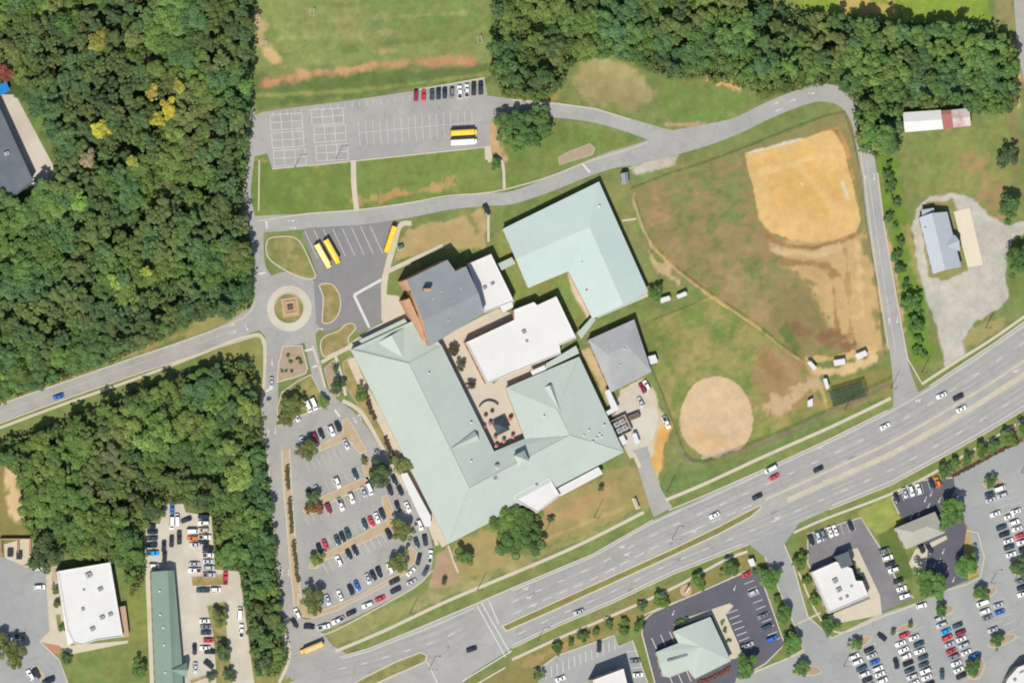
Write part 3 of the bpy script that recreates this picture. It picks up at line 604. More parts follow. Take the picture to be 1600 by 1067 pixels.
for x, y in ((822, 918), (827, 932), (973, 853), (980, 865), (1117, 805), (1282, 698), (1084, 828), (1435, 625), (1446, 675), (1290, 750), (1588, 579), (1215, 808), (958, 888), (834, 944)):
    arrow(x, y, -0.9, 0.42, 1, highway, 0.1, 1.25)

# school drives
loop = ribbon('loop_road', [(380, 352, 13), (430, 349, 13), (480, 346, 12), (560, 340, 12), (640, 329, 11), (700, 318, 10), (760, 312, 10), (800, 309, 10), (850, 292, 11), (900, 271, 12), (950, 252, 13), (1000, 240, 16), (1050, 224, 19), (1100, 212, 17), (1150, 197, 13), (1200, 173, 13), (1250, 153, 13), (1285, 145, 14), (1318, 154, 14), (1340, 182, 13), (1350, 225, 13), (1358, 275, 13), (1367, 345, 13), (1380, 420, 13), (1392, 490, 13), (1402, 545, 13), (1410, 590, 16), (1420, 640, 26)], ROAD, 0.045)
ribbon('spur_road', [(745, 160, 13), (800, 166, 11), (870, 173, 11), (930, 181, 11), (985, 197, 11), (1030, 212, 13), (1060, 222, 16)], ROAD, 0.04)
west = ribbon('access_road', [(-60, 671, 13), (0, 646, 13), (100, 610, 12.5), (200, 575, 12.5), (300, 541, 13), (360, 517, 14), (400, 497, 20), (420, 488, 26)], ROAD, 0.04)
sheet('roundabout_carriageway', [(452 + 57 * math.cos(a), 482 + 58 * math.sin(a)) for a in np.linspace(0, 2 * math.pi, 48, endpoint=False)], ROAD, 0.055)
ribbon('access_road', [(402, 340, 12), (400, 380, 12), (403, 420, 13), (415, 450, 20)], ROAD, 0.05)
ribbon('access_road', [(392, 170, 6), (392, 240, 6), (386, 300, 6), (388, 345, 12)], ROAD, 0.035)
drive = ribbon('school_drive', [(432, 515, 18), (424, 560, 12), (423, 600, 12), (423, 640, 13), (429, 700, 12), (437, 780, 12), (443, 850, 12), (449, 950, 12), (455, 1010, 15), (470, 1050, 26)], LOT, 0.06)
ribbon('school_drive', [(480, 505, 12), (486, 540, 9), (494, 575, 9), (503, 610, 9), (520, 632, 11), (548, 655, 12), (575, 690, 12), (596, 728, 12), (615, 760, 14), (640, 800, 17), (655, 840, 18), (658, 880, 18), (640, 905, 16), (600, 928, 12), (560, 948, 12), (520, 966, 12), (480, 979, 12), (456, 968, 10)], LOT, 0.065)
school_lot = sheet('school_car_park', [(436, 664), (500, 636), (540, 650), (580, 700), (615, 760), (650, 830), (640, 880), (600, 915), (520, 958), (462, 960), (452, 880), (446, 780), (440, 700)], LOT, 0.07)
sheet('entrance_apron', [(452, 1010), (466, 975), (500, 985), (520, 1008), (545, 1022), (480, 1056), (455, 1062), (448, 1040)], LOT, 0.075)
bus_lot = sheet('bus_car_park', [(472, 364), (480, 356), (560, 352), (612, 345), (622, 352), (608, 400), (599, 440), (600, 500), (580, 513), (560, 520), (545, 508), (530, 512), (505, 520), (494, 505), (490, 440), (496, 428)], BUSLOT, 0.07)
top_lot = sheet('play_car_park', [(385, 186), (410, 175), (460, 168), (540, 158), (650, 142), (652, 138), (757, 123), (762, 152), (800, 158), (800, 172), (766, 190), (766, 228), (757, 229), (660, 240), (560, 250), (425, 263), (418, 240), (392, 246), (385, 240)], LOT, 0.06)
sheet('footpath', [(757, 229), (766, 228), (770, 250), (758, 250)], CONC, 0.03)
ribbon('service_drive', [(1000, 700, 12), (1010, 735, 12), (1022, 770, 13), (1036, 800, 17)], LOT, 0.07)
# south side
S1 = sheet('shopping_car_park', [(1700, 628), (1640, 663), (1545, 712), (1490, 742), (1494, 790), (1515, 830), (1530, 900), (1480, 920), (1440, 938), (1378, 958), (1300, 996), (1262, 962), (1240, 885), (1225, 850), (1250, 815), (1170, 850), (1195, 870), (1210, 905), (1245, 985), (1256, 1018), (1150, 1060), (1130, 1120), (1700, 1120)], SLOT, 0.06)
d_lot = sheet('restaurant_car_park', [(1393, 778), (1440, 750), (1490, 746), (1495, 785), (1510, 828), (1505, 860), (1512, 905), (1480, 919), (1440, 900), (1440, 845), (1405, 803)], DARKLOT, 0.07)
w_lot = sheet('restaurant_car_park', [(1262, 834), (1345, 808), (1360, 832), (1378, 860), (1402, 908), (1428, 934), (1380, 954), (1300, 950), (1262, 880)], MIDLOT, 0.07)
g_lot = sheet('restaurant_car_park', [(1032, 1100), (1003, 990), (1004, 970), (1020, 956), (1090, 926), (1165, 893), (1184, 888), (1226, 1006), (1196, 1036), (1150, 1062), (1130, 1100)], DARKLOT, 0.068)
b_lot = sheet('shop_car_park', [(842, 1110), (840, 1046), (870, 1024), (960, 992), (966, 1010), (988, 1000), (1012, 1067), (1024, 1110)], SLOT, 0.07)
sheet('store_yard', [(226, 818), (250, 818), (258, 786), (286, 786), (290, 800), (330, 806), (336, 890), (373, 893), (384, 975), (402, 1110), (236, 1110), (226, 870)], PALECONC, 0.05)
sheet('bank_car_park', [(-70, 860), (0, 868), (38, 884), (72, 888), (78, 985), (62, 1000), (90, 1030), (122, 1110), (-70, 1110)], SLOT, 0.05)
sheet('warehouse_apron', [(-70, 128), (0, 148), (24, 148), (86, 264), (90, 280), (66, 290), (40, 280), (-70, 150)], PALECONC, 0.04)
sheet('side_street', [(1578, -80), (1700, -80), (1700, 190), (1612, 180), (1600, 130), (1590, 80)], ROAD, 0.04)
sheet('bank_walk', [(70, 886), (90, 884), (110, 1008), (200, 1000), (200, 1004), (110, 1022), (92, 1008), (62, 1002), (78, 986)], CONC, 0.06)
sheet('bank_pad', [(6, 850), (50, 838), (52, 870), (36, 884), (8, 876)], CONC, 0.06)
sheet('house_slab', [(1490, 331), (1515, 325), (1536, 414), (1512, 418)], CREAM, 0.06)
court = sheet('courtyard', [(686, 545), (740, 520), (770, 600), (810, 570), (850, 560), (870, 585), (800, 610), (830, 690), (770, 712)], PATIO, 0.04)
sheet('courtyard_walk', [(668, 548), (675, 535), (757, 492), (778, 482), (806, 492), (806, 503), (732, 540), (700, 556)], PATIO, 0.05)
sheet('entrance_plaza', [(600, 460), (622, 462), (630, 472), (660, 530), (560, 552), (548, 546), (600, 512)], PATIO, 0.05)
sheet('service_yard', [(962, 628), (985, 600), (1006, 592), (1030, 650), (1014, 708), (984, 716), (965, 680)], PALECONC, 0.045)
sheet('restaurant_walk', [(1430, 858), (1448, 850), (1478, 836), (1480, 842), (1450, 858), (1446, 890), (1432, 900), (1420, 880)], CONC, 0.085)
sheet('restaurant_walk', [(1325, 858), (1340, 856), (1375, 930), (1378, 960), (1300, 975), (1293, 962), (1360, 935)], CONC, 0.085)
sheet('restaurant_walk', [(1052, 976), (1062, 968), (1140, 942), (1146, 946), (1134, 960), (1160, 1020), (1150, 1028), (1140, 1030), (1112, 960), (1060, 978)], CONC, 0.085)

WALKS = [('n', [(524, 1017), (600, 985), (700, 938), (800, 896), (900, 853), (1006, 800)], 2.6), ('n', [(1040, 781), (1100, 756), (1200, 710), (1300, 666), (1392, 622)], 2.6), ('n', [(1440, 600), (1500, 561), (1560, 523), (1680, 438)], 2.2),
    ('n', [(800, 1030), (870, 998), (950, 964), (1050, 919), (1130, 876), (1168, 861)], 2.2), ('n', [(1240, 832), (1290, 810), (1390, 772), (1465, 735), (1600, 656), (1690, 602)], 2.0),
    ('n', [(-60, 692), (0, 668), (100, 631), (200, 596), (300, 558), (370, 530), (405, 522)], 2.2), ('n', [(405, 522), (414, 540), (412, 600), (408, 640), (412, 690)], 2.2),
    ('n', [(444, 985), (452, 1015), (448, 1040), (436, 1066)], 2.6), ('n', [(552, 250), (553, 290), (557, 328)], 4.2), ('n', [(762, 252), (784, 252), (788, 296)], 2.2),
    ('n', [(643, 349), (625, 353), (614, 390), (603, 430), (600, 470), (602, 505)], 4.0), ('n', [(606, 424), (640, 408), (692, 384)], 3.4), ('n', [(603, 508), (580, 520), (545, 545)], 6.0), ('n', [(763, 335), (763, 378)], 2.0),
    ('n', [(502, 566), (520, 556), (548, 542)], 2.6), ('n', [(524, 556), (534, 590), (540, 618)], 2.4), ('n', [(488, 540), (498, 570), (508, 605)], 1.8),
    ('n', [(548, 560), (560, 588), (578, 623), (603, 670), (628, 720), (654, 770), (683, 828), (696, 852)], 6.4), ('n', [(535, 626), (560, 640), (582, 672), (605, 712), (628, 752), (655, 790), (674, 824), (683, 852)], 3.2), ('n', [(640, 745), (668, 800), (682, 840)], 7),
    ('n', [(700, 852), (710, 880), (716, 894)], 1.6), ('n', [(972, 345), (994, 342)], 1.6), ('n', [(805, 378), (826, 448)], 2.2), ('n', [(965, 480), (1012, 460)], 3), ('n', [(232, 870), (236, 960), (240, 1100)], 2.2),
    ('n', [(990, 708), (1000, 730)], 3), ('n', [(1002, 968), (1015, 956), (1090, 926), (1164, 892)], 1.0), ('n', [(1150, 1062), (1225, 1030), (1256, 1014)], 1.2), ('n', [(1246, 890), (1298, 985), (1380, 962), (1440, 940)], 1.4)]
for i, (_, pts, hw) in enumerate(WALKS): ribbon('footpath', pts, CONC, 0.09 + 0.024 * (i % 3), hw)
for pts in ([(402, 345), (480, 334), (560, 328), (640, 317), (700, 306), (770, 300), (850, 279), (920, 252), (985, 232), (1012, 222)], [(405, 250), (404, 330)],
            [(-60, 658), (0, 632), (100, 597), (200, 562), (300, 528), (380, 496), (398, 470)], [(-60, 686), (0, 661), (100, 624), (200, 589), (300, 556), (370, 534), (408, 528), (412, 580), (410, 640), (416, 700), (424, 780), (430, 850), (436, 950), (443, 1000)],
            [(425, 264), (560, 251), (757, 230)], [(650, 141), (757, 122)], [(500, 990), (520, 986), (600, 944), (650, 915), (676, 890)]):
    kerb_line(smooth_line(pts, False, 3), 0.03)
for pts in ([(1032, 1100), (1003, 990), (1004, 970), (1020, 956), (1090, 926), (1165, 893), (1184, 888), (1226, 1006), (1196, 1036), (1150, 1062)], [(840, 1046), (870, 1024), (960, 992), (966, 1010), (988, 1000), (1012, 1067), (1024, 1110)], [(1300, 950), (1262, 880), (1262, 834), (1345, 808), (1360, 832), (1378, 860), (1402, 908), (1428, 934)], [(1405, 803), (1393, 778), (1440, 750), (1490, 746)], [(1510, 828), (1528, 832), (1538, 870), (1532, 900), (1512, 912), (1480, 921)], [(1640, 663), (1545, 712), (1490, 742)], [(1225, 850), (1240, 885), (1262, 962), (1300, 996), (1378, 958)], [(1195, 870), (1210, 905), (1245, 985), (1256, 1018), (1150, 1060)], [(620, 348), (606, 400), (596, 440), (597, 500)], [(985, 196 - 9), (930, 170), (870, 162), (800, 156)], [(36, 884), (72, 888), (78, 985), (62, 1001), (92, 1030), (122, 1110)], [(336, 890), (373, 893), (384, 975), (402, 1110)], [(1345, 236), (1353, 300), (1366, 400), (1388, 545)], [(1371, 270), (1381, 350), (1405, 490), (1418, 560), (1440, 598)]):
    kerb_line(pts, 0.035)
# islands
ring = island('roundabout_apron', [(452 + 35 * math.cos(a), 482 + 36 * math.sin(a)) for a in np.linspace(0, 2 * math.pi, 32, endpoint=False)], PALECONC, False, 0.3, 0.055, 0.1)
island('roundabout_centre', [(451 + 24 * math.cos(a), 482 + 24 * math.sin(a)) for a in np.linspace(0, 2 * math.pi, 24, endpoint=False)], GRASSM, False, 0.3, 0.13, 0.16)
island('planted_island', [(415, 382), (420, 372), (435, 369), (455, 369), (468, 376), (478, 393), (488, 415), (494, 430), (488, 437), (470, 434), (445, 423), (425, 410), (416, 398)], GRASSM, True, 0.5, 0.05)
island('planted_island', [(498, 446), (508, 442), (520, 444), (530, 458), (533, 475), (529, 492), (518, 504), (504, 505), (503, 490), (504, 465)], DRYM, True, 0.5, 0.07)
island('planted_island', [(500, 543), (502, 530), (512, 522), (528, 516), (540, 506), (552, 505), (556, 514), (545, 528), (545, 540), (522, 552), (506, 558)], DRYM, True, 0.5, 0.06)
island('planted_island', [(441, 540), (472, 539), (481, 575), (478, 584), (455, 592), (432, 598), (434, 570)], MULCH, False, 0.5, 0.06)
island('planted_island', [(434, 666), (432, 636), (440, 612), (462, 596), (486, 584), (498, 606), (507, 628), (514, 634), (495, 640), (470, 650), (452, 662)], GRASSM, False, 0.5, 0.075)
island('planting_bed', [(535, 566), (548, 556), (560, 590), (585, 640), (615, 700), (632, 738), (622, 742), (600, 700), (575, 655), (552, 622), (540, 605)], DRYM, False, 0.2, 0.05, 0.1)
island('planting_bed', [(506, 575), (522, 562), (534, 605), (530, 618), (520, 622), (512, 600)], MULCH, False, 0.2, 0.06, 0.1)
for pts in ([(498, 706), (500, 694), (535, 676), (534, 656), (543, 651), (556, 672), (574, 704), (562, 710), (548, 692), (540, 688)], [(564, 712), (574, 708), (584, 735), (582, 758), (570, 748), (566, 730)],
            [(488, 787), (500, 776), (575, 742), (582, 758), (560, 764), (505, 792)], [(472, 796), (488, 786), (503, 790), (502, 800), (478, 804)], [(596, 776), (605, 772), (616, 800), (612, 815), (600, 806)],
            [(494, 884), (496, 872), (510, 862), (610, 808), (618, 815), (612, 828), (510, 875)], [(480, 888), (486, 876), (498, 872), (504, 878), (496, 888)],
            [(630, 858), (642, 852), (652, 862), (648, 880), (634, 888), (632, 870)], [(462, 962), (466, 926), (490, 950), (510, 950), (560, 930), (612, 900), (640, 886), (640, 893), (600, 916), (530, 952), (490, 966)]):
    island('planting_bed', pts, TANBED, False, 0.4, 0.075)
ribbon('planting_strip', [(446, 702, 5), (449, 760, 5), (454, 820, 5), (460, 890, 5), (466, 948, 5)], TANBED, 0.16)
kerb_line([(440, 702), (443, 760), (448, 820), (454, 890), (460, 948)], 0.05); kerb_line([(452, 700), (455, 760), (460, 820), (466, 890), (471, 940)], 0.05)
for x, y, a, b, r in ((1552, 754, 17, 9, -8), (1542, 926, 18, 8, -28), (1476, 952, 15, 9, -12), (1345, 1002, 18, 8, -25), (1262, 1046, 22, 9, 5), (1566, 1000, 24, 8, -22), (1524, 1042, 14, 20, 15), (1415, 980, 18, 6, -22), (1594, 885, 16, 15, 0), (1468, 1003, 0, 0, 0)):
    if a: island('tree_island', [(x + a * math.cos(t) * math.cos(math.radians(r)) - b * math.sin(t) * math.sin(math.radians(r)), y + a * math.cos(t) * math.sin(math.radians(r)) + b * math.sin(t) * math.cos(math.radians(r))) for t in np.linspace(0, 2 * math.pi, 16, endpoint=False)], MULCH if (x + y) % 3 else DRYM, False, 0.4, 0.06)
island('store_island', [(322, 946), (352, 938), (355, 990), (362, 1040), (366, 1110), (338, 1110), (336, 1040), (332, 990)], GRASSM, False, 0.3, 0.05)
island('store_island', [(298, 900), (350, 896), (352, 914), (300, 916)], DRYM, False, 0.3, 0.05)
island('store_island', [(294, 1062), (330, 1050), (332, 1056), (298, 1068)], DRYM, False, 0.3, 0.05)
island('planting_bed', [(80, 888), (88, 887), (88, 908), (80, 908)], TANBED, False, 0.2, 0.06); island('planting_bed', [(86, 960), (95, 959), (97, 984), (90, 985)], GRASSM, False, 0.2, 0.06)
island('planting_bed', [(52, 1040), (60, 1038), (70, 1056), (66, 1066), (60, 1056)], TANBED, False, 0.3, 0.05)
island('roadside_bed', [(872, 246), (890, 236), (922, 224), (930, 232), (926, 242), (900, 250), (874, 258)], MULCH, False, 0.2, 0.02, 0.1)

# stall lines and other paint
def stripes(parent, a, b, n, vec, hw=0.35, mat=None, z=0.1, skip=()):
    for i in range(n):
        if i in skip: continue
        t = i / max(1, n - 1); x = a[0] + (b[0] - a[0]) * t; y = a[1] + (b[1] - a[1]) * t
        ribbon('stall_line', [(x, y), (x + vec[0], y + vec[1])], mat or FADED, z, hw, parent, False)
V = (8, 15)
stripes(school_lot, (468, 684), (528, 655), 7, (7, 15)); stripes(school_lot, (477, 722), (536, 692), 8, (7, 14)); stripes(school_lot, (488, 762), (558, 730), 8, (7, 15))
stripes(school_lot, (476, 806), (578, 760), 11, (7, 15)); stripes(school_lot, (492, 848), (600, 793), 12, (7, 15)); stripes(school_lot, (504, 880), (606, 828), 12, (8, 15), 0.5); stripes(school_lot, (502, 932), (612, 876), 13, (7, 14))
for i in range(26): ribbon('stall_line', [(560 + i * 1.9 + 4, 853 - i * .95), (562 + i * 1.9 + 12, 866 - i * .95)], FADED, 0.1, 0.25, school_lot, False) if i % 2 else None
stripes(bus_lot, (476, 361), (578, 353), 8, (20, 43), 0.4, PAINT)
stripes(top_lot, (426, 175), (640, 149), 20, (0.5, 9), 0.4); stripes(top_lot, (560, 190), (737, 173), 17, (0.5, 17), 0.4); stripes(top_lot, (561, 208), (737, 192), 17, (2, 20), 0.4)
ribbon('stall_line', [(560, 208), (738, 191)], FADED, 0.1, 0.4, top_lot, False)
for ox, oy in ((422, 180), (424, 208), (427, 236), (486, 172), (490, 199), (493, 228)):
    for i in range(4): ribbon('court_line', [(ox + i * 16.5, oy - i * 1.1), (ox + 1.6 + i * 16.5, oy + 24 - i * 1.1)], PAINT, 0.1, 0.4, top_lot, False)
    for j in range(3): ribbon('court_line', [(ox - .3 + j * .8, oy + j * 12), (ox + 50 + j * .8, oy - 3.4 + j * 12)], PAINT, 0.101, 0.4, top_lot, False)
for pts in ([(553, 461), (598, 436)], [(553, 461), (577, 512)]): ribbon('crossing', pts, PAINT, 0.11, 2.2, bus_lot, False)
for a, b in (((476, 548), (490, 545)), ((488, 574), (500, 569)), ((412, 613), (426, 606)), ((523, 640), (531, 651)), ((416, 345), (417, 357)), ((404, 428), (415, 426)), ((910, 256), (922, 270))): ribbon('crossing', [a, b], PAINT, 0.12, 1.6, drive, False)
for x, y, dx, dy in ((455, 345, 1, 0), (458, 356, 1, 0), (362, 508, 1, -.4), (364, 520, 1, -.4), (385, 512, .5, 1), (425, 566, 0, 1), (554, 656, .6, 1), (562, 651, -.6, -1), (419, 676, 0, -1), (430, 673, 0, 1), (441, 894, 0, -1), (451, 894, 0, 1), (500, 514, 1, 0), (1352, 279, 0, -1), (1366, 277, 0, 1), (1389, 502, 0, -1), (1402, 500, 0, 1), (1211, 162, 1, -.4), (1238, 157, 1, -.4), (1268, 146, 1, 0), (1217, 172, -1, .4)):
    arrow(x, y, dx, dy, 0, drive, 0.12, 1.2)
ribbon('centre_line', [(1354, 250), (1366, 340), (1378, 420), (1391, 500), (1400, 550)], FADED, 0.1, 0.4, loop)
ribbon('centre_line', [(-60, 667), (0, 644), (100, 609), (200, 574), (300, 540), (370, 514)], YPAINT, 0.1, 0.5, west)
stripes(d_lot, (1398, 772), (1460, 748), 7, (4, 14), 0.3, PAINT, 0.12); stripes(w_lot, (1266, 838), (1332, 814), 8, (5, 14), 0.3, PAINT, 0.12); stripes(w_lot, (1376, 868), (1406, 936), 8, (16, -5), 0.3, PAINT, 0.12)
stripes(g_lot, (1163, 912), (1204, 1002), 10, (15, -6), 0.5, PAINT, 0.12); stripes(g_lot, (1136, 958), (1158, 1010), 7, (16, -6), 0.5, PAINT, 0.12); stripes(g_lot, (1018, 996), (1046, 986), 3, (8, 18), 0.6, PAINT, 0.12); stripes(g_lot, (1046, 1056), (1072, 1046), 3, (8, 18), 0.6, PAINT, 0.12)
stripes(b_lot, (852, 1044), (960, 998), 13, (1, 17), 0.5, PAINT, 0.12); stripes(b_lot, (978, 1018), (990, 1056), 4, (18, -2), 0.5, PAINT, 0.12)
for a, b in (((1330, 1020), (1352, 1085)), ((1354, 1010), (1384, 1085)), ((1400, 990), (1426, 1085)), ((1426, 985), (1456, 1085)), ((1462, 965), (1500, 1065)), ((1488, 968), (1515, 1030)), ((1530, 940), (1560, 1000)), ((1554, 940), (1578, 1000)), ((1545, 765), (1600, 880)), ((1570, 770), (1610, 860))):
    n = int(math.hypot(b[0] - a[0], b[1] - a[1]) / 9.6); stripes(S1, a, b, n, (17, -6.5), 0.3, PAINT, 0.12)
ribbon('hatching', [(1246, 974), (1282, 957)], YPAINT, 0.12, 1.6, S1, False)
for x, y in ((1455, 771), (1491, 771), (1446, 780), (1468, 781), (1451, 790), (1436, 802), (1424, 807), (1474, 861), (1468, 876), (1460, 882), (1480, 891), (1490, 905), (1148, 918), (1052, 957)): arrow(x, y, -.4, 1, 0, S1, 0.13, 1.0)

# ------------------------------------------------------------------ buildings
UNIT = MB().box(-.5, .5, -.5, .5, 0, 1).mesh('unit_box')
UNITM = {}
def ubox(name, mat, parent, loc, size, rz=0):
    k = mat.name
    if k not in UNITM:
        m = UNIT.copy(); m.materials.append(mat); UNITM[k] = m
    o = obj(name, UNITM[k], None, parent, loc, rz); o.scale = size
    return o

def rel(base, p): return (p[0] - base.x, p[1] - base.y, p[2])

def windows(b, base, foot, h, spacing=4.2, sill=1.0, wh=1.4, ww=1.6, door_edge=0, minlen=7.0):
    n = len(foot); ar = sum(foot[i][0] * foot[(i + 1) % n][1] - foot[(i + 1) % n][0] * foot[i][1] for i in range(n))
    if ar < 0: foot = foot[::-1]
    for i in range(n):
        a = Vector(foot[i]); c = Vector(foot[(i + 1) % n]); d = c - a; l = d.length
        if l < minlen: continue
        d /= l; nr = Vector((d.y, -d.x)); rz = math.atan2(d.y, d.x); k = max(1, int(l / spacing)); k = min(k, 16)
        for j in range(k):
            p = a + d * (l * (j + .5) / k) + nr * 0.02
            if i == door_edge and j == k // 2:
                ubox('door', DOORM, b, (p.x - base.x, p.y - base.y, 0.05), (1.9, 0.14, 2.2), rz)
            else:
                ubox('window', GLASS, b, (p.x - base.x, p.y - base.y, sill), (ww, 0.12, min(wh, h - sill - .4)), rz)

def roof_part(b, base, name, faces, mat, thick=0.22):
    """each slope is a slab: corners (map x, map y, height)"""
    for fc in faces:
        top = [P(*c) for c in fc]
        m = MB(); n = len(top)
        v = [rel(base, t) for t in top] + [(t.x - base.x, t.y - base.y, t.z - thick) for t in top]
        m.add(v, [tuple(range(n)), tuple(range(2 * n - 1, n - 1, -1))] + [(i, n + i, n + (i + 1) % n, (i + 1) % n) for i in range(n)])
        me = m.mesh(name); bm = bmesh.new(); bm.from_mesh(me); bmesh.ops.recalc_face_normals(bm, faces=bm.faces); bm.to_mesh(me); bm.free()
        obj(name, me, mat, b)

def start(name, label, cat, px, py, group=None):
    base = P(px, py); b = empty(name, base); tag(b, label, cat, group); return b, base

def walls(b, base, foot_px, h, mat, inset=0.5, name='wall', win=True, **kw):
    foot = [P(x, y, h).xy.to_tuple() for x, y in foot_px]
    foot = offset_poly(foot, -inset) if inset else foot
    MB().prism([(x - base.x, y - base.y) for x, y in foot], 0, h - 0.12).build(name, mat, b)
    if win: windows(b, base, foot, h, **kw)
    return foot

def hvac(b, base, px, py, h, s=(2.0, 1.6, 1.1), rz=0.4):
    p = P(px, py, h); m = MB().box(-s[0] / 2, s[0] / 2, -s[1] / 2, s[1] / 2, 0.15, s[2], .05, .05).box(-s[0] / 2 + .1, s[0] / 2 - .1, -s[1] / 2 + .1, s[1] / 2 - .1, 0, .15)
    u = m.build('rooftop_unit', UNITM_, b, (p.x - base.x, p.y - base.y, h), rz)
    MB().cyl((0, 0), min(s[:2]) * .33, min(s[:2]) * .33, s[2], s[2] + .12, 12).build('fan', GREYM, u)

def vent(b, base, px, py, h, r=0.35):
    p = P(px, py, h); m = MB().cyl((0, 0), r * .6, r * .6, -0.4, .5, 10).cyl((0, 0), r, r * .3, .5, .8, 10)
    m.build('roof_vent', WHITEM, b, (p.x - base.x, p.y - base.y, h), 0, smooth=False)

def flat_building(name, label, foot_px, h, wall, roof, units=(), cat='building', parapet=0.45, win=True, **kw):
    cx = sum(p[0] for p in foot_px) / len(foot_px); cy = sum(p[1] for p in foot_px) / len(foot_px)
    b, base = start(name, label, cat, cx, cy)
    foot = [P(x, y, h).xy.to_tuple() for x, y in foot_px]
    n = len(foot); a = sum(foot[i][0] * foot[(i + 1) % n][1] - foot[(i + 1) % n][0] * foot[i][1] for i in range(n))
    if a < 0: foot = foot[::-1]
    r = [(x - base.x, y - base.y) for x, y in foot]; inn = offset_poly(r, -0.35)
    MB().prism(r, 0, h - .02).build('wall', wall, b)
    v = [(x, y, z) for x, y in r for z in (h - .02, h + parapet)] + [(x, y, z) for x, y in inn for z in (h - .02, h + parapet)]
    f = []
    for i in range(n):
        j = (i + 1) % n; f += [(2 * i, 2 * j, 2 * j + 1, 2 * i + 1), (2 * i + 1, 2 * j + 1, 2 * n + 2 * j + 1, 2 * n + 2 * i + 1), (2 * n + 2 * i + 1, 2 * n + 2 * j + 1, 2 * n + 2 * j, 2 * n + 2 * i)]
    obj('parapet', mesh('parapet', v, f), roof, b)
    MB().prism(offset_poly(r, -0.3), h - .1, h + .04).build('roof', roof, b)
    for u in units: hvac(b, base, u[0], u[1], h + .04, u[2] if len(u) > 2 else (2.0, 1.6, 1.1))
    if win: windows(b, base, foot, h, **kw)
    return b, base

# main school wing (U-shaped, pale green metal roof)
b, base = start('school_building', 'large U-shaped school building with pale green hipped metal roof around the courtyard', 'school', 760, 690)
E, R_ = 4.2, 6.6
foot = [(548, 546), (652, 498), (690, 540), (772, 705), (820, 685), (790, 606), (905, 557), (975, 706), (700, 850)]
walls(b, base, foot, E, BRICK, 0.6)
roof_part(b, base, 'roof_slope', [
    [(548, 546, E), (639, 568, R_), (733, 762, R_), (700, 850, E)],
    [(639, 568, R_), (690, 540, E), (772, 705, E), (733, 762, R_)],
    [(548, 546, E), (652, 498, E), (690, 540, E), (639, 568, R_)],
    [(733, 762, R_), (890, 680, R_), (975, 706, E), (700, 850, E)],
    [(772, 705, E), (820, 685, E), (890, 680, R_), (733, 762, R_)],
    [(820, 685, E), (790, 606, E), (870, 640, R_), (890, 680, R_)],
    [(790, 606, E), (905, 557, E), (870, 640, R_)],
    [(905, 557, E), (975, 706, E), (890, 680, R_), (870, 640, R_)]], GREENROOF)
def ridge_cap(b, base, a, c, mat):
    p0 = P(*a); p1 = P(*c); MB().bar(rel(base, p0 + Vector((0, 0, .06))), rel(base, p1 + Vector((0, 0, .06))), .16, 6).build('ridge_cap', mat, b)
for a_, c_ in (((639, 568, 6.6), (733, 762, 6.6)), ((733, 762, 6.6), (890, 680, 6.6)), ((870, 640, 6.6), (890, 680, 6.6)), ((548, 546, 4.2), (639, 568, 6.6)), ((905, 557, 4.2), (870, 640, 6.6)), ((975, 706, 4.2), (890, 680, 6.6)), ((700, 850, 4.2), (733, 762, 6.6))): ridge_cap(b, base, a_, c_, GREENROOF)
# dormers and cupola
def dormer(b, base, tip, back, hw, z0, z1, mat=GREENROOF):
    t = P(tip[0], tip[1], z0); k = P(back[0], back[1], z1); d = (k - t); d.z = 0; d.normalize(); s = Vector((-d.y, d.x, 0)) * hw
    v = [t + s, t - s, t + Vector((0, 0, z1 - z0)), k, t + s - Vector((0, 0, 1.5)), t - s - Vector((0, 0, 1.5)), k - Vector((0, 0, 2.2))]
    me = mesh('dormer', [rel(base, p) for p in v], [(0, 2, 3), (2, 1, 3), (0, 4, 5, 1, 2), (0, 3, 6, 4), (1, 5, 6, 3)])
    bm = bmesh.new(); bm.from_mesh(me); bmesh.ops.recalc_face_normals(bm, faces=bm.faces); bm.to_mesh(me); bm.free()
    o = obj('dormer', me, mat, b)
    p = t.lerp(t, 0); ubox('louvre', DARKM, o, (p.x - base.x - d.x * .04, p.y - base.y - d.y * .04, z0 - .1), (hw * .9, .1, .9), math.atan2(s.y, s.x))
dormer(b, base, (745, 680), (706, 700), 2.2, 5.4, 7.0); dormer(b, base, (857, 602), (876, 644), 2.0, 5.0, 6.9); dormer(b, base, (610, 524), (632, 562), 6.5, 4.3, 5.9)
p = P(813, 716, 6.0)
cu = MB().box(-2.2, 2.2, -2.2, 2.2, -1.6, 2.6).build('cupola', TANWALL, b, (p.x - base.x, p.y - base.y, 6.0), math.radians(26))
m = MB(); m.add([(-2.6, -2.6, 2.6), (2.6, -2.6, 2.6), (2.6, 2.6, 2.6), (-2.6, 2.6, 2.6), (0, 0, 4.6)], [(0, 1, 4), (1, 2, 4), (2, 3, 4), (3, 0, 4), (3, 2, 1, 0)]); m.build('cupola_roof', GREENROOF, cu)
for sx, sy in ((2.22, 0), (-2.22, 0), (0, 2.22), (0, -2.22)): ubox('louvre', DARKM, cu, (sx, sy, .4), (.1 if sx else 2.4, 2.4 if sx else .1, 1.6))
for x, y, z in ((670, 583, 6), (736, 660, 5.2), (776, 731, 5.8), (774, 750, 6.2), (736, 720, 6.0), (920, 672, 5.6), (912, 680, 5.7), (936, 678, 5.0), (944, 664, 4.9), (932, 684, 5.3), (850, 650, 6.1), (940, 682, 5.0), (926, 690, 5.7)): vent(b, base, x, y, z, 0.45)
for x, y in ((776, 728), (773, 748)): hvac(b, base, x, y, 6.0, (1.6, 1.4, 1.2))

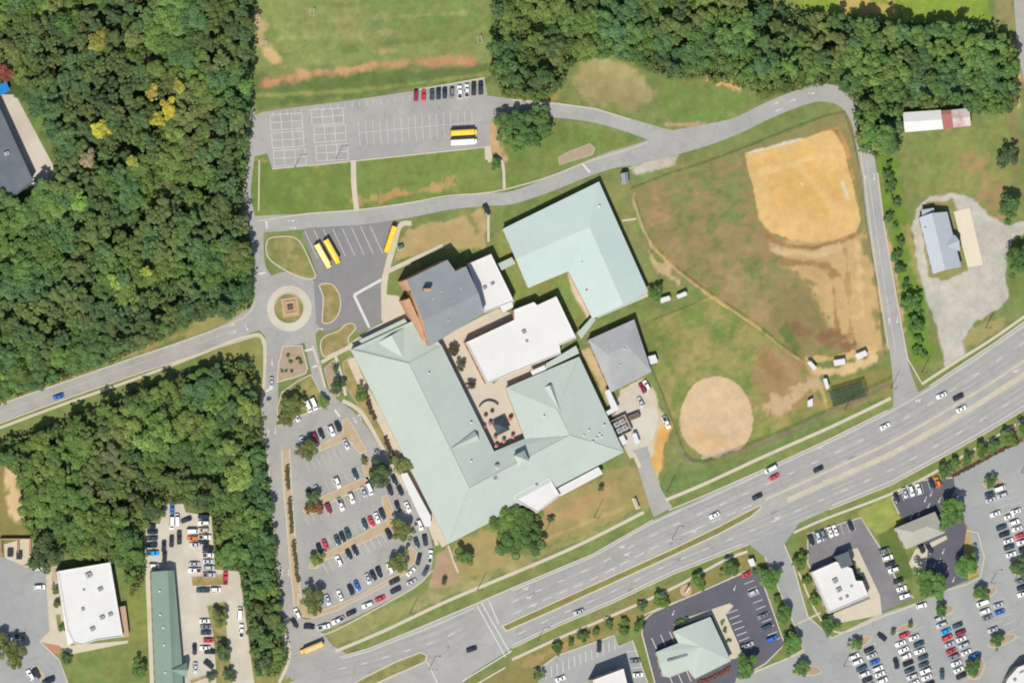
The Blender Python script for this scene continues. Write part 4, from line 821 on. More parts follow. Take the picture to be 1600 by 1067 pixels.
b, base = start('classroom_building', 'L-shaped classroom building with pale aqua gabled metal roof beside the loop road', 'school', 900, 390)
E, R_ = 4.0, 6.0
walls(b, base, [(785, 358), (936, 284), (1013, 456), (926, 498), (888, 424), (825, 450)], E, BRICK, 0.5)
roof_part(b, base, 'roof_slope', [[(785, 358, E), (936, 284, E), (921, 355, R_), (806, 405, R_)], [(806, 405, R_), (921, 355, R_), (888, 424, E), (825, 450, E)],
    [(936, 284, E), (1013, 456, E), (974, 476, R_), (921, 355, R_)], [(921, 355, R_), (974, 476, R_), (926, 498, E), (888, 424, E)]], LROOF)
for gx in ([(785, 358, E - .1), (806, 405, R_ - .25), (825, 450, E - .1)], [(1013, 456, E - .1), (974, 476, R_ - .25), (926, 498, E - .1)]):
    vv = [P(*q) for q in gx]; c0 = sum(vv, Vector()) / 3; vv = [v + (P(900, 400, v.z) - v).normalized() * .5 for v in vv]
    obj('gable_wall', mesh('gable_wall', [rel(base, q) for q in vv], [(0, 1, 2)]), BRICK, b)
vent(b, base, 936, 322, 4.6, .6); vent(b, base, 916, 455, 5.0, .4); vent(b, base, 909, 410, 5.0, .3)

b, base = start('gymnasium', 'tall brick gymnasium with blue-grey shingled gable roof', 'gymnasium', 690, 480)
E, R_ = 10.5, 12.2
foot = [(636, 437), (699, 406), (712, 424), (728, 416), (757, 489), (671, 541)]
walls(b, base, foot, E, BRICK, 0.15, spacing=9, sill=6.5, wh=1.6, ww=2.4)
roof_part(b, base, 'roof_slope', [[(636, 437, E), (699, 406, E), (712, 424, E + .5), (728, 416, E + .4), (748, 459, R_), (661, 501, R_)], [(661, 501, R_), (748, 459, R_), (757, 489, E), (671, 541, E)]], GREYROOF)
for gx in ([(636, 437, E - .1), (661, 501, R_ - .25), (671, 541, E - .1)], [(728, 416, E - .1), (748, 459, R_ - .25), (757, 489, E - .1)]):
    obj('gable_wall', mesh('gable_wall', [rel(base, P(*q)) for q in gx], [(0, 1, 2)]), BRICK, b)
p = P(665, 453, 11.0); MB().box(-1.5, 1.5, -.6, .6, -.6, 4.0).build('chimney', BRICK, b, (p.x - base.x, p.y - base.y, 11.0), 0)
for pts_, hh in ((((628, 440), (637, 436), (646, 453), (638, 454)), 9.0), (((629, 470), (640, 466), (668, 530), (662, 532)), 7.6)):
    MB().prism([rel(base, P(x, y, hh))[:2] for x, y in pts_], 0, hh).build('entrance_wing', BRICK, b)
for x, y in ((690, 455), (676, 466), (708, 470), (720, 450), (700, 500)): vent(b, base, x, y, 11.3, .3)

flat_building('annex_building', 'white flat-roofed annex along the east wall of the gymnasium', [(730, 413), (767, 397), (803, 471), (757, 489)], 5.2, BRICK, WHITEROOF, [(757, 450, (1.4, 1.4, 1)), (769, 444, (1.4, 1.2, 1))])
flat_building('cafeteria_building', 'big white flat-roofed building enclosed by the school wings north of the courtyard', [(728, 535), (803, 500), (803, 484), (834, 472), (839, 477), (869, 463), (900, 528), (874, 540), (876, 553), (848, 564), (801, 583), (761, 600)], 5.0, BRICK, WHITEROOF, [(818, 519, (1.6, 1.6, 1.0)), (823, 533, (1.2, 1.2, .4))])
b, base = start('workshop_building', 'grey shingled hip-roofed building next to the service yard', 'building', 965, 555)
E, R_ = 4.6, 6.2
walls(b, base, [(919, 531), (991, 499), (1018, 581), (955, 613)], E, BRICK, 0.4)
roof_part(b, base, 'roof_slope', [[(919, 531, E), (991, 499, E), (980, 540, R_), (950, 553, R_)], [(991, 499, E), (1018, 581, E), (980, 540, R_)], [(1018, 581, E), (955, 613, E), (950, 553, R_), (980, 540, R_)], [(955, 613, E), (919, 531, E), (950, 553, R_)]], MIDROOF)
vent(b, base, 975, 545, 6.1, .4); vent(b, base, 968, 570, 5.6, .3)
flat_building('south_annex', 'small white flat-roofed annex by the big oaks on the school\'s south side', [(803, 774), (820, 764), (858, 746), (875, 774), (839, 801), (806, 782)], 4.6, BRICK, WHITEROOF, [(838, 757, (1.2, 1.2, .8))])

def canopy(name, label, pts, h, mat, posts=True, cat='canopy', th=0.25):
    cx = sum(p[0] for p in pts) / len(pts); cy = sum(p[1] for p in pts) / len(pts)
    b, base = start(name, label, cat, cx, cy)
    r = [rel(base, P(x, y, h))[:2] for x, y in pts]
    MB().prism(r, h - th, h).build('roof', mat, b)
    inn = offset_poly(r, -0.3); n = len(inn)
    for i in range(n):
        a, c = Vector(inn[i]), Vector(inn[(i + 1) % n]); k = max(1, int((c - a).length / 6))
        for j in range(k):
            q = a.lerp(c, j / k); MB().cyl((0, 0), .1, .1, 0, h - th, 8).build('post', GREYM, b, (q.x, q.y, 0))
    return b
canopy('entrance_canopy', 'long white flat canopy beside the school car park', [(626, 741), (636, 738), (662, 786), (673, 806), (673, 822), (664, 823), (650, 795)], 3.6, WHITEROOF)
canopy('walkway_canopy', 'white flat walkway canopy running east from the south annex', [(869, 764), (935, 729), (942, 740), (876, 775)], 3.4, WHITEROOF)
canopy('walkway_canopy', 'pale green covered walkway joining the classroom building to the cafeteria corner', [(902, 520), (924, 496), (931, 499), (908, 530)], 3.4, GREENROOF)
canopy('walkway_canopy', 'pale green covered walkway between cafeteria and the school\'s east wing', [(853, 568), (900, 540), (905, 552), (852, 577)], 3.3, GREENROOF)
canopy('walkway_canopy', 'short pale green covered walkway between annex and classroom building', [(778, 412), (800, 402), (805, 412), (783, 423)], 3.4, GREENROOF)
canopy('walkway_canopy', 'pale green covered walkway along the south end of the classroom building', [(930, 488), (1003, 460), (1006, 466), (934, 497)], 3.2, GREENROOF)
canopy('walkway_canopy', 'small white flat canopy between annex and cafeteria', [(780, 478), (800, 470), (802, 480), (786, 488)], 3.4, WHITEROOF)
canopy('walkway_canopy', 'small white flat canopy against the cafeteria\'s south wall', [(829, 580), (851, 570), (853, 577), (834, 590)], 3.4, WHITEROOF)
canopy('entrance_canopy', 'narrow pale green canopy along the school\'s north entrance', [(560, 532), (632, 498), (636, 503), (566, 537)], 3.3, GREENROOF)
canopy('loading_canopy', 'white loading canopy beside the service yard', [(945, 611), (952, 608), (967, 639), (950, 649), (945, 644), (955, 638)], 3.2, WHITEM)

# off-campus buildings
b, base = flat_building('bank_building', 'white flat-roofed building with skirt roof in the southwest beside the woods', [(90, 892), (172, 878), (192, 994), (150, 1000), (128, 1008), (114, 1004), (106, 985)], 5.6, TANWALL, WHITEROOF, [(138, 899, (2.4, 2.2, 1.2)), (156, 921), (129, 952, (1.2, 1.4, .9)), (172, 960, (1.8, 1.5, 1)), (159, 965), (144, 983), (131, 921, (1, 1, .4))])
roof_part(b, base, 'skirt_roof', [[(88, 894, 4.2), (90, 892, 5.6), (114, 1004, 5.6), (106, 1008, 4.2)]], WHITEROOF)
canopy('side_porch', 'low tan lean-to roof on the east wall of the white southwest building', [(184, 948), (196, 946), (202, 994), (190, 996)], 3.2, surf('tan_roof', C(206, 170, 140), 0.1, .3, 2, .9))
b, base = start('store_building', 'long narrow store with sage green metal gable roof', 'store', 262, 990)
E, R_ = 4.8, 6.0
walls(b, base, [(236, 893), (272, 891), (284, 1030), (288, 1110), (244, 1110)], E, TANWALL, 0.4)
roof_part(b, base, 'roof_slope', [[(236, 893, E), (262, 891, R_), (272, 1110, R_), (244, 1110, E)], [(262, 891, R_), (272, 891, E), (284, 1030, E), (288, 1110, E), (272, 1110, R_)]], STOREROOF)
dormer(b, base, (292, 1046), (268, 1046), 3.2, 4.9, 6.6, STOREROOF)
for x, y in ((249, 923), (256, 1007), (255, 980), (258, 1050), (250, 960)): vent(b, base, x, y, 5.4, .5)
flat_building('warehouse_building', 'big slate-grey flat-roofed building at the northwest edge', [(-70, 60), (-2, 166), (52, 284), (24, 306), (-70, 345)], 6.0, TANWALL, SLATEROOF, [(10, 240), (-10, 200)])
canopy('pool_canopy', 'bright blue canopy beside the slate-grey building', [(-12, 136), (10, 128), (16, 142), (-8, 154)], 3.0, BLUEROOF)
b, base = start('drive_through_restaurant', 'restaurant with pale green cross-shaped metal roof in a dark car park', 'restaurant', 1095, 1015)
E, R_ = 4.4, 5.8
walls(b, base, [(1052, 986), (1110, 963), (1142, 1032), (1086, 1060), (1076, 1046), (1046, 1058), (1036, 1058), (1025, 1018), (1060, 1004)], E, TANWALL, 0.4)
cx_, cy_ = 1096, 1010
roof_part(b, base, 'roof_slope', [[(1052, 986, E), (1110, 963, E), (cx_, cy_, R_)], [(1110, 963, E), (1142, 1032, E), (cx_, cy_, R_)], [(1142, 1032, E), (1086, 1060, E), (cx_, cy_, R_)],
    [(1086, 1060, E), (1076, 1046, E), (1046, 1058, E - .1), (1036, 1056, E - .1), (1030, 1036, E + .4), (cx_, cy_, R_)], [(1030, 1036, E + .4), (1025, 1018, E - .1), (1060, 1004, E), (1052, 986, E), (cx_, cy_, R_)]], GREENROOF)
p = P(1058, 1027, 5.1); sg = MB()
for i in range(4): sg.box(-4.4 + i * 2.3, -2.4 + i * 2.3, -.5, .5, -.6, .7)
sg.build('vent_housing', GREYM, b, (p.x - base.x, p.y - base.y, 5.0), math.radians(17))
b, base = flat_building('corner_restaurant', 'white flat-roofed restaurant with dark grey entrance block near the side drive', [(1267, 894), (1306, 877), (1331, 888), (1337, 907), (1347, 907), (1357, 931), (1295, 958)], 4.8, TANWALL, WHITEROOF, [(1304, 908, (2, 2, 1.2)), (1310, 922, (2, 2, 1.2)), (1323, 932, (1.2, 1.2, .8)), (1313, 936, (1.4, 1, .7)), (1330, 916, (1, 1, .6))])
MB().prism([rel(base, P(x, y, 5.6))[:2] for x, y in ((1305, 869), (1326, 861), (1333, 882), (1315, 888))], 0, 5.6).build('entrance_block', SLATEROOF, b)
b, base = start('hip_roof_restaurant', 'restaurant with taupe hip roof between two dark car parks', 'restaurant', 1437, 828)
E, R_ = 4.4, 6.2
walls(b, base, [(1398, 825), (1461, 799), (1477, 832), (1416, 858)], E, TANWALL, 0.4)
roof_part(b, base, 'roof_slope', [[(1398, 825, E), (1461, 799, E), (1448, 822, R_), (1426, 831, R_)], [(1461, 799, E), (1477, 832, E), (1448, 822, R_)], [(1477, 832, E), (1416, 858, E), (1426, 831, R_), (1448, 822, R_)], [(1416, 858, E), (1398, 825, E), (1426, 831, R_)]], TAUPEROOF)
flat_building('shop_building', 'tall white-roofed shop casting a long shadow at the bottom edge', [(926, 1062), (974, 1044), (990, 1110), (936, 1120)], 9.0, TANWALL, WHITEROOF)
flat_building('shopping_building', 'white-roofed shopping building at the far southeast corner', [(1556, 1110), (1574, 1060), (1590, 1042), (1690, 1006), (1690, 1110)], 6.5, TANWALL, WHITEROOF, [(1585, 1062, (1.2, 1.2, .8)), (1596, 1050, (2, .6, .8))])
b, base = start('farmhouse', 'house with galvanised gable roof on a gravel lot', 'house', 1468, 378)
E, R_ = 3.6, 5.2
walls(b, base, [(1436, 340), (1480, 331), (1502, 417), (1458, 428)], E, TANWALL, 0.4)
roof_part(b, base, 'roof_slope', [[(1436, 340, E), (1456, 333, R_), (1477, 422, R_), (1458, 428, E)], [(1456, 333, R_), (1480, 331, E), (1502, 417, E), (1477, 422, R_)]], HOUSEROOF)
roof_part(b, base, 'porch_roof', [[(1440, 328, 3.2), (1459, 325, 3.2), (1461, 335, 3.4), (1441, 340, 3.4)]], HOUSEROOF)
roof_part(b, base, 'cross_gable', [[(1480, 384, 5.0), (1499, 376, 4.6), (1493, 368, 3.7), (1490, 367, 3.7)], [(1480, 384, 5.0), (1500, 393, 3.7), (1499, 376, 4.6)]], HOUSEROOF)
vent(b, base, 1445, 357, 4.4, .4)
b, base = start('barn', 'long barn with white and rust-streaked metal roof below the north woods', 'barn', 1463, 188)
walls(b, base, [(1411, 176), (1514, 169), (1517, 196), (1414, 207)], 3.6, WOOD, 0.3)
roof_part(b, base, 'roof_slope', [[(1411, 176, 3.6), (1470, 172, 3.6), (1472, 187, 4.6), (1412, 191, 4.6)], [(1412, 191, 4.6), (1472, 187, 4.6), (1474, 202, 3.6), (1414, 207, 3.6)]], WHITEROOF)
roof_part(b, base, 'roof_slope', [[(1486, 172, 3.6), (1515, 169, 3.6), (1516, 183, 4.4), (1488, 186, 4.4)], [(1488, 186, 4.4), (1516, 183, 4.4), (1517, 197, 3.6), (1490, 200, 3.6)]], OLDROOF)
roof_part(b, base, 'roof_slope', [[(1470, 178, 3.7), (1487, 177, 3.7), (1490, 200, 3.7), (1474, 202, 3.7)]], REDROOF)
b, base = start('storage_shed', 'small dark-roofed storage shed north of the classroom building', 'shed', 977, 279)
walls(b, base, [(970, 271), (981, 269), (983, 288), (972, 289)], 2.8, TANWALL, 0.2, minlen=4)
roof_part(b, base, 'roof_slope', [[(970, 271, 2.8), (976, 270, 3.5), (978, 288, 3.5), (972, 289, 2.8)], [(976, 270, 3.5), (981, 269, 2.8), (983, 288, 2.8), (978, 288, 3.5)]], GREYROOF)
for nm, lb, pts, h in (('dugout', 'white-roofed shelter nearest the round tree at the lower field', [(1031, 466), (1046, 462), (1048, 469), (1033, 474)], 2.6), ('dugout', 'white-roofed shelter by the sandy path of the lower field', [(1056, 462), (1071, 455), (1074, 461), (1060, 467)], 2.6),
    ('dugout', 'white-roofed dugout leaning along the corner of the upper field fence', [(1261, 566), (1267, 564), (1277, 575), (1271, 579)], 2.6), ('dugout', 'white-roofed dugout on the sandy strip, second from the road', [(1302, 563), (1320, 560), (1321, 569), (1304, 572)], 2.6), ('dugout', 'white-roofed dugout on the sandy strip nearest the road', [(1336, 554), (1352, 547), (1356, 555), (1340, 562)], 2.6),
    ('bleacher_cover', 'narrow white-roofed cover beside the batting cage', [(1286, 592), (1292, 591), (1296, 606), (1291, 609)], 2.6), ('equipment_box', 'white box store at the lower field\'s corner', [(1262, 626), (1270, 622), (1270, 634), (1262, 636)], 2.2), ('equipment_shed', 'white shed beside the grey workshop building', [(1008, 558), (1024, 554), (1028, 566), (1016, 570)], 2.6),
    ('equipment_shed', 'white container in the service yard near the driveway', [(966, 684), (974, 679), (980, 692), (972, 697)], 2.6), ('equipment_shed', 'white container on the service yard edge beside the sheds', [(988, 678), (994, 676), (1000, 692), (992, 694)], 2.6), ('equipment_shed', 'white kiosk beside the red car at the corner of the restaurant lot', [(1168, 874), (1177, 872), (1181, 883), (1173, 885)], 2.6)):
    canopy(nm, lb, pts, h, WHITEM, cat='shelter')
for x, y, lb in ((16, 864, 'grey-blue bin in the brick enclosure, the western one'), (30, 868, 'grey-blue bin in the brick enclosure, the eastern one')):
    p = P(x, y, 1.5); bn = empty('waste_bin', (p.x, p.y, .06)); tag(bn, lb, 'bin', 'bins in the brick enclosure')
    MB().box(-1, 1, -1.3, 1.3, 0, 1.4, -.15, -.15).build('container', surf('bin_paint', C(128, 145, 156), .1, 1, 3, .6), bn); MB().box(-1.2, 1.2, -1.5, 1.5, 1.42, 1.55).build('lid', DARKM, bn)
p = P(24, 856, 1.0); en = empty('brick_enclosure', (p.x, p.y, 0)); tag(en, 'brick and tan enclosure wall around two bins', 'enclosure')
MB().box(-6.5, 6.5, 3.6, 4.0, 0, 2.2).build('wall', BRICK, en); MB().box(-6.5, -6.1, -3, 3.6, 0, 2.2).build('wall', BRICK, en); MB().box(6.1, 6.5, -3, 3.6, 0, 2.2).build('wall', BRICK, en); MB().box(.9, 1.2, -2, 3.6, 0, 2.2).build('wall', BRICK, en)

# ------------------------------------------------------------------ courtyard things
def umbrella_mesh(r=1.25):
    m = MB(); n = 8
    v = [(r * math.cos(2 * math.pi * i / n), r * math.sin(2 * math.pi * i / n), 2.1) for i in range(n)] + [(0, 0, 2.65)]
    m.add(v, [(i, (i + 1) % n, n) for i in range(n)]); return m
UM = umbrella_mesh(0.95).mesh('canopy'); UM.materials.append(RED)
TP = MB().cyl((0, 0), .6, .6, .7, .75, 12).cyl((0, 0), .04, .04, 0, 2.6, 6).mesh('table'); TP.materials.append(GREYM)
for i, (x, y, lb) in enumerate(((766, 662, 'upper of the pair west of the pavilion'), (756, 668, 'nearest the west wing roof edge'), (774, 684, 'just below the pavilion'), (787, 689, 'in the middle of the bottom row'), (801, 682, 'easternmost, by the courtyard corner'), (776, 697, 'lowest, at the courtyard tip'), (797, 655, 'east of the pavilion'))):
    p = P(x, y, 2.2); u = empty('parasol_table', (p.x, p.y, .04)); tag(u, 'red parasol over a courtyard table, ' + lb, 'parasol', 'red parasols in the courtyard')
    obj('canopy', UM, None, u); obj('table', TP, None, u)
p = P(783, 666, 3.0); pv = empty('pavilion', (p.x, p.y, .04), math.radians(26)); tag(pv, 'dark square-roofed pavilion in the middle of the courtyard', 'pavilion')
m = MB(); m.add([(-2.9, -2.9, 2.6), (2.9, -2.9, 2.6), (2.9, 2.9, 2.6), (-2.9, 2.9, 2.6), (0, 0, 4.4)], [(0, 1, 4), (1, 2, 4), (2, 3, 4), (3, 0, 4), (3, 2, 1, 0)]); m.build('roof', surf('dark_teal_roof', C(72, 86, 92), .15, .8, 3, .7), pv)
for sx in (-1, 1):
    for sy in (-1, 1): MB().box(sx * 2.5 - .1, sx * 2.5 + .1, sy * 2.5 - .1, sy * 2.5 + .1, 0, 2.6).build('post', WOOD, pv)
p = P(764, 632); cb = empty('curved_bench', (p.x, p.y, .04)); tag(cb, 'curved dark bench wall at the head of the courtyard', 'bench')
m = MB()
for i in range(14):
    a0 = math.radians(40 + i * 8); a1 = math.radians(48 + i * 8); f_ = lambda r, a: (r * math.cos(a), r * math.sin(a) - 3.2)
    m.prism([f_(4.6, a0), f_(5.2, a0), f_(5.2, a1), f_(4.6, a1)], 0, .9)
m.build('wall', surf('dark_stone', C(96, 92, 88), .15, 1, 4, .9), cb)
for x, y in ((759, 648), (769, 642), (799, 650)):
    p = P(x, y, .6); pt = empty('planter', (p.x, p.y, .04)); tag(pt, {759: 'dark round planter nearest the west wing in the courtyard', 769: 'dark round planter under the curved bench', 799: 'small planter against the east wing in the courtyard'}[x], 'planter', 'courtyard planters')
    MB().cyl((0, 0), .7, .9, 0, .7, 12).build('pot', surf('terracotta', C(150, 110, 100), .15, 1, 4, .9), pt); MB().cyl((0, 0), .75, .2, .7, 1.4, 9).build('plant', surf('planter_green', C(96, 96, 70), .3, 2, 6, .9), pt)
# roundabout planter
p = P(453, 480); rp = empty('brick_planter', (p.x, p.y, .25), math.radians(8)); tag(rp, 'square brick planter with a dark sculpture plinth at the roundabout centre', 'planter')
MB().box(-3.6, 3.6, -4, 4, 0, .12).build('brick_paving', SANDM, rp)
for a in ((-2.4, 2.4, 2.2, 2.6), (-2.4, 2.4, -2.6, -2.2), (-2.4, -2.0, -2.2, 2.2), (2.0, 2.4, -2.2, 2.2)): MB().box(*a, .12, .55).build('wall', SANDM, rp)
MB().box(-1.2, 1.2, -1.2, 1.2, .12, .9, .2, .2).build('plinth', surf('dark_stone2', C(110, 98, 86), .2, 1, 4, .9), rp)

# ------------------------------------------------------------------ vehicles
def car_mesh(kind):
    """stations: x, half width, belt z, top z, roof half width"""
    if kind == 'sedan': st = [(-2.3, .74, .80, .84, .60), (-2.15, .86, .90, .96, .70), (-1.55, .90, .95, 1.0, .74), (-.85, .91, .95, 1.42, .58), (.25, .91, .94, 1.44, .58), (1.05, .90, .92, .97, .74), (2.05, .85, .76, .82, .66), (2.3, .70, .60, .64, .55)]; cab = (2, 3, 4, 5)
    elif kind == 'suv': st = [(-2.35, .80, .98, 1.02, .70), (-2.28, .92, 1.02, 1.08, .76), (-2.2, .93, 1.05, 1.2, .78), (-1.9, .94, 1.05, 1.70, .66), (.35, .94, 1.04, 1.72, .66), (1.15, .93, 1.02, 1.08, .78), (2.15, .88, .90, .96, .70), (2.35, .74, .70, .74, .58)]; cab = (2, 3, 4, 5)
    elif kind == 'pickup': st = [(-2.8, .90, .98, 1.02, .88), (-2.75, .96, 1.02, 1.06, .92), (-.75, .97, 1.06, 1.08, .92), (-.6, .97, 1.08, 1.78, .68), (.75, .97, 1.08, 1.80, .68), (1.5, .96, 1.06, 1.14, .80), (2.6, .92, .98, 1.02, .76), (2.8, .78, .76, .8, .62)]; cab = (2, 3, 4, 5)
    else: st = [(-2.7, .90, 1.0, 1.06, .80), (-2.66, .96, 1.05, 1.12, .85), (-2.62, .97, 1.1, 1.3, .86), (-2.5, .98, 1.1, 2.05, .80), (1.2, .98, 1.1, 2.08, .80), (2.0, .95, 1.05, 1.12, .80), (2.5, .88, .9, .95, .7), (2.62, .74, .72, .76, .58)]; cab = (2, 3, 4, 5)
    v = []; f = []
    for x, w_, bz, tz, rw in st:
        v += [(x, w_ * .92, .24), (x, w_, .5), (x, w_ * .97, bz), (x, rw, tz), (x, -rw, tz), (x, -w_ * .97, bz), (x, -w_, .5), (x, -w_ * .92, .24)]
    n = len(st)
    for i in range(n - 1):
        for k in range(8):
            a, b_ = 8 * i + k, 8 * i + (k + 1) % 8; f.append((a, b_, b_ + 8, a + 8))
    f += [tuple(range(7, -1, -1)), tuple(range(8 * (n - 1), 8 * n))]
    body = mesh(kind + '_body', v, f)
    bm = bmesh.new(); bm.from_mesh(body); bmesh.ops.recalc_face_normals(bm, faces=bm.faces); bm.to_mesh(body); bm.free()
    body.materials.append(PAINTED)
    def quad(name, ids, k=(.06, .06), out=0.02):
        q = [Vector(v[i]) for i in ids]; c = sum(q, Vector()) / 4
        nr = (q[1] - q[0]).cross(q[3] - q[0]).normalized()
        if nr.dot(c - Vector((0, 0, .6))) < 0: nr = -nr
        q = [c + (p - c) * .9 + nr * out for p in q]
        q2 = [p - nr * .04 for p in q]
        me = mesh(name, q + q2, [(0, 1, 2, 3), (7, 6, 5, 4), (0, 4, 5, 1), (1, 5, 6, 2), (2, 6, 7, 3), (3, 7, 4, 0)])
        bm = bmesh.new(); bm.from_mesh(me); bmesh.ops.recalc_face_normals(bm, faces=bm.faces); bm.to_mesh(me); bm.free()
        me.materials.append(GLASS); return me
    a, r0, r1, c = cab
    parts = [('windshield', quad('windshield', (8 * r1 + 3, 8 * r1 + 4, 8 * c + 4, 8 * c + 3)), (0, 0, 0)), ('rear_window', quad('rear_window', (8 * r0 + 3, 8 * r0 + 4, 8 * a + 4, 8 * a + 3)), (0, 0, 0)),
             ('side_window', quad('side_window', (8 * r0 + 2, 8 * r1 + 2, 8 * r1 + 3, 8 * r0 + 3)), (0, 0, 0)), ('side_window', quad('side_window', (8 * r0 + 5, 8 * r1 + 5, 8 * r1 + 4, 8 * r0 + 4)), (0, 0, 0))]
    wm = MB(); nn = 12
    vv = [(.33 * math.cos(2 * math.pi * i / nn), y, .33 * math.sin(2 * math.pi * i / nn)) for y in (-.11, .11) for i in range(nn)]
    wm.add(vv, [tuple(range(nn - 1, -1, -1)), tuple(range(nn, 2 * nn))] + [(i, (i + 1) % nn, nn + (i + 1) % nn, nn + i) for i in range(nn)])
    wme = wm.mesh('wheel'); wme.materials.append(TYRE)
    L_ = st[-1][0]; wb = L_ * .6
    for sx in (wb, -wb):
        for sy in (.84, -.84): parts.append(('wheel', wme, (sx, sy, .33)))
    hl = MB().box(-.04, .05, -.2, .2, -.08, .08).mesh('headlight'); hl.materials.append(LAMPM); tl = MB().box(-.05, .04, -.18, .18, -.08, .08).mesh('tail_light'); tl.materials.append(TAILM)
    for sy in (.5, -.5): parts += [('headlight', hl, (L_ + .0, sy, .6)), ('tail_light', tl, (-L_, sy, .78))]
    if kind == 'pickup':
        bd = MB().box(-2.6, -.9, -.78, .78, 1.085, 1.10).mesh('truck_bed'); bd.materials.append(BEDM); parts.append(('truck_bed', bd, (0, 0, 0)))
    return body, parts
CARS = {k: car_mesh(k) for k in ('sedan', 'suv', 'pickup', 'van')}
COLS = {'W': ('white', (.74, .74, .73)), 'S': ('silver', (.42, .45, .48)), 'G': ('grey', (.16, .18, .22)), 'K': ('black', (.022, .028, .04)), 'B': ('blue', (.03, .13, .45)), 'L': ('bright blue', (.02, .28, .66)), 'R': ('red', (.52, .045, .06)), 'M': ('maroon', (.26, .02, .045)), 'T': ('dark teal', (.035, .075, .10)), 'O': ('orange', (.60, .17, .03)), 'Y': ('beige', (.45, .38, .26))}
TYPES = {'s': ('sedan', 'car'), 'u': ('suv', 'suv'), 'p': ('pickup', 'pickup truck'), 'v': ('van', 'van')}
ORD = ['first', 'second', 'third', 'fourth', 'fifth', 'sixth', 'seventh', 'eighth', 'ninth', 'tenth', 'eleventh', 'twelfth', 'thirteenth', 'fourteenth', 'fifteenth', 'sixteenth', 'seventeenth', 'eighteenth', 'nineteenth', 'twentieth']
def place_car(px, py, col, typ, deg, label, group):
    kind, word = TYPES[typ]; cn, rgb = COLS[col]
    p = P(px, py, .8); j = random.uniform(.9, 1.1)
    root = empty({'s': 'parked_car', 'u': 'parked_suv', 'p': 'pickup_truck', 'v': 'parked_van'}[typ], (p.x, p.y, .11), math.radians(-deg) + (math.pi if random.random() < .35 else 0) + random.uniform(-.03, .03))
    tag(root, label, word, group)
    body, parts = CARS[kind]
    o = bpy.data.objects.new('body', body); o.color = (*(min(.8, c * j) for c in rgb), 1); link(o, root)
    for nm, me, loc in parts:
        q = bpy.data.objects.new(nm, me); q.location = loc; link(q, root)
def row(desc, end, deg, cars, group):
    """cars listed from that end: (x, y, colour[, type[, degrees]])"""
    for i, c in enumerate(cars):
        typ = c[3] if len(c) > 3 else random.choice('sssuu'); d = c[4] if len(c) > 4 else deg
        lb = f"{COLS[c[2]][0]} {TYPES[typ][1]}, {ORD[i]} from the {end} {desc}" if len(cars) > 1 else f"{COLS[c[2]][0]} {TYPES[typ][1]} {desc}"
        place_car(c[0], c[1], c[2], typ, d, lb, group)
g = 'cars in the school car park'
row("in the school lot's top row", 'west', 66, [(473, 690, 'S'), (492, 684, 'M'), (502, 678, 'K'), (518, 673, 'W', 'u'), (528, 666, 'K', 'u')], g)
row("alone at the end of the school lot's second row", 'west', 66, [(541, 694, 'S')], g)
row("in the school lot's third row", 'west', 66, [(483, 772, 'K'), (495, 766, 'S'), (527, 754, 'W', 'u'), (555, 741, 'T')], g)
row("in the school lot's fourth row", 'west', 66, [(513, 794, 'M'), (532, 788, 'W', 'p'), (549, 778, 'W', 'u'), (568, 768, 'S'), (577, 764, 'W', 'v')], g)
row("in the school lot's fifth row", 'west', 68, [(499, 857, 'K'), (508, 851, 'R'), (527, 844, 'T'), (535, 839, 'K'), (543, 833, 'T', 'u'), (570, 819, 'T'), (580, 815, 'R'), (589, 809, 'W'), (597, 803, 'K', 'u')], g)
row("in the school lot's sixth row", 'west', 66, [(529, 876, 'W', 'u'), (545, 866, 'K'), (555, 860, 'K'), (607, 834, 'K')], g)
row("in the school lot's bottom row", 'west', 66, [(512, 937, 'S'), (531, 930, 'W'), (548, 921, 'K'), (558, 915, 'B'), (575, 904, 'S'), (583, 899, 'K'), (592, 894, 'K'), (609, 888, 'W', 'u')], g)
row('in the pickup queue curving round the school lot', 'driveway', -22, [(464, 958, 'W', 'u', 66), (460, 973, 'K', 's', 60), (483, 979, 'K', 'u', 2), (506, 979, 'W', 'p', -14), (528, 969, 'W', 'p', -24), (549, 957, 'K'), (574, 945, 'W', 'u'), (594, 935, 'R'), (618, 922, 'K', 'u'), (643, 909, 'S', 's', -24), (665, 892, 'T', 's', -62), (672, 869, 'W', 'p', -84), (664, 844, 'K', 'u', 78), (656, 820, 'W', 'u', 68), (637, 792, 'W', 's', 66), (625, 766, 'K', 's', 66)], 'cars queuing around the school lot')
row('in the inner pickup lane beside the canopy', 'south', -22, [(616, 908, 'K', 'u', -24), (642, 893, 'W', 's', -40), (654, 874, 'K', 'u', -76), (651, 848, 'T', 's', 72), (621, 791, 'K', 's', 70), (609, 766, 'K', 'u', 68), (616, 750, 'K', 's', 66)], 'cars queuing around the school lot')
row('parked on the green island by the school drive', 'west', 66, [(464, 651, 'S'), (481, 635, 'W', 'v'), (490, 631, 'W', 'v')], g)
row('driving along the west school drive', 'west', 90, [(424, 598, 'S')], g)
row("in the row above the painted play courts' lot", 'west', 90, [(650, 150, 'M'), (662, 149, 'R'), (675, 148, 'T'), (685, 147, 'K'), (695, 146, 'K'), (706, 146, 'G', 'u'), (718, 144, 'W', 'p'), (729, 142, 'W', 'p'), (740, 139, 'K', 'p'), (751, 138, 'K', 'p')], 'cars in the play court lot')
g = 'cars on the highway'
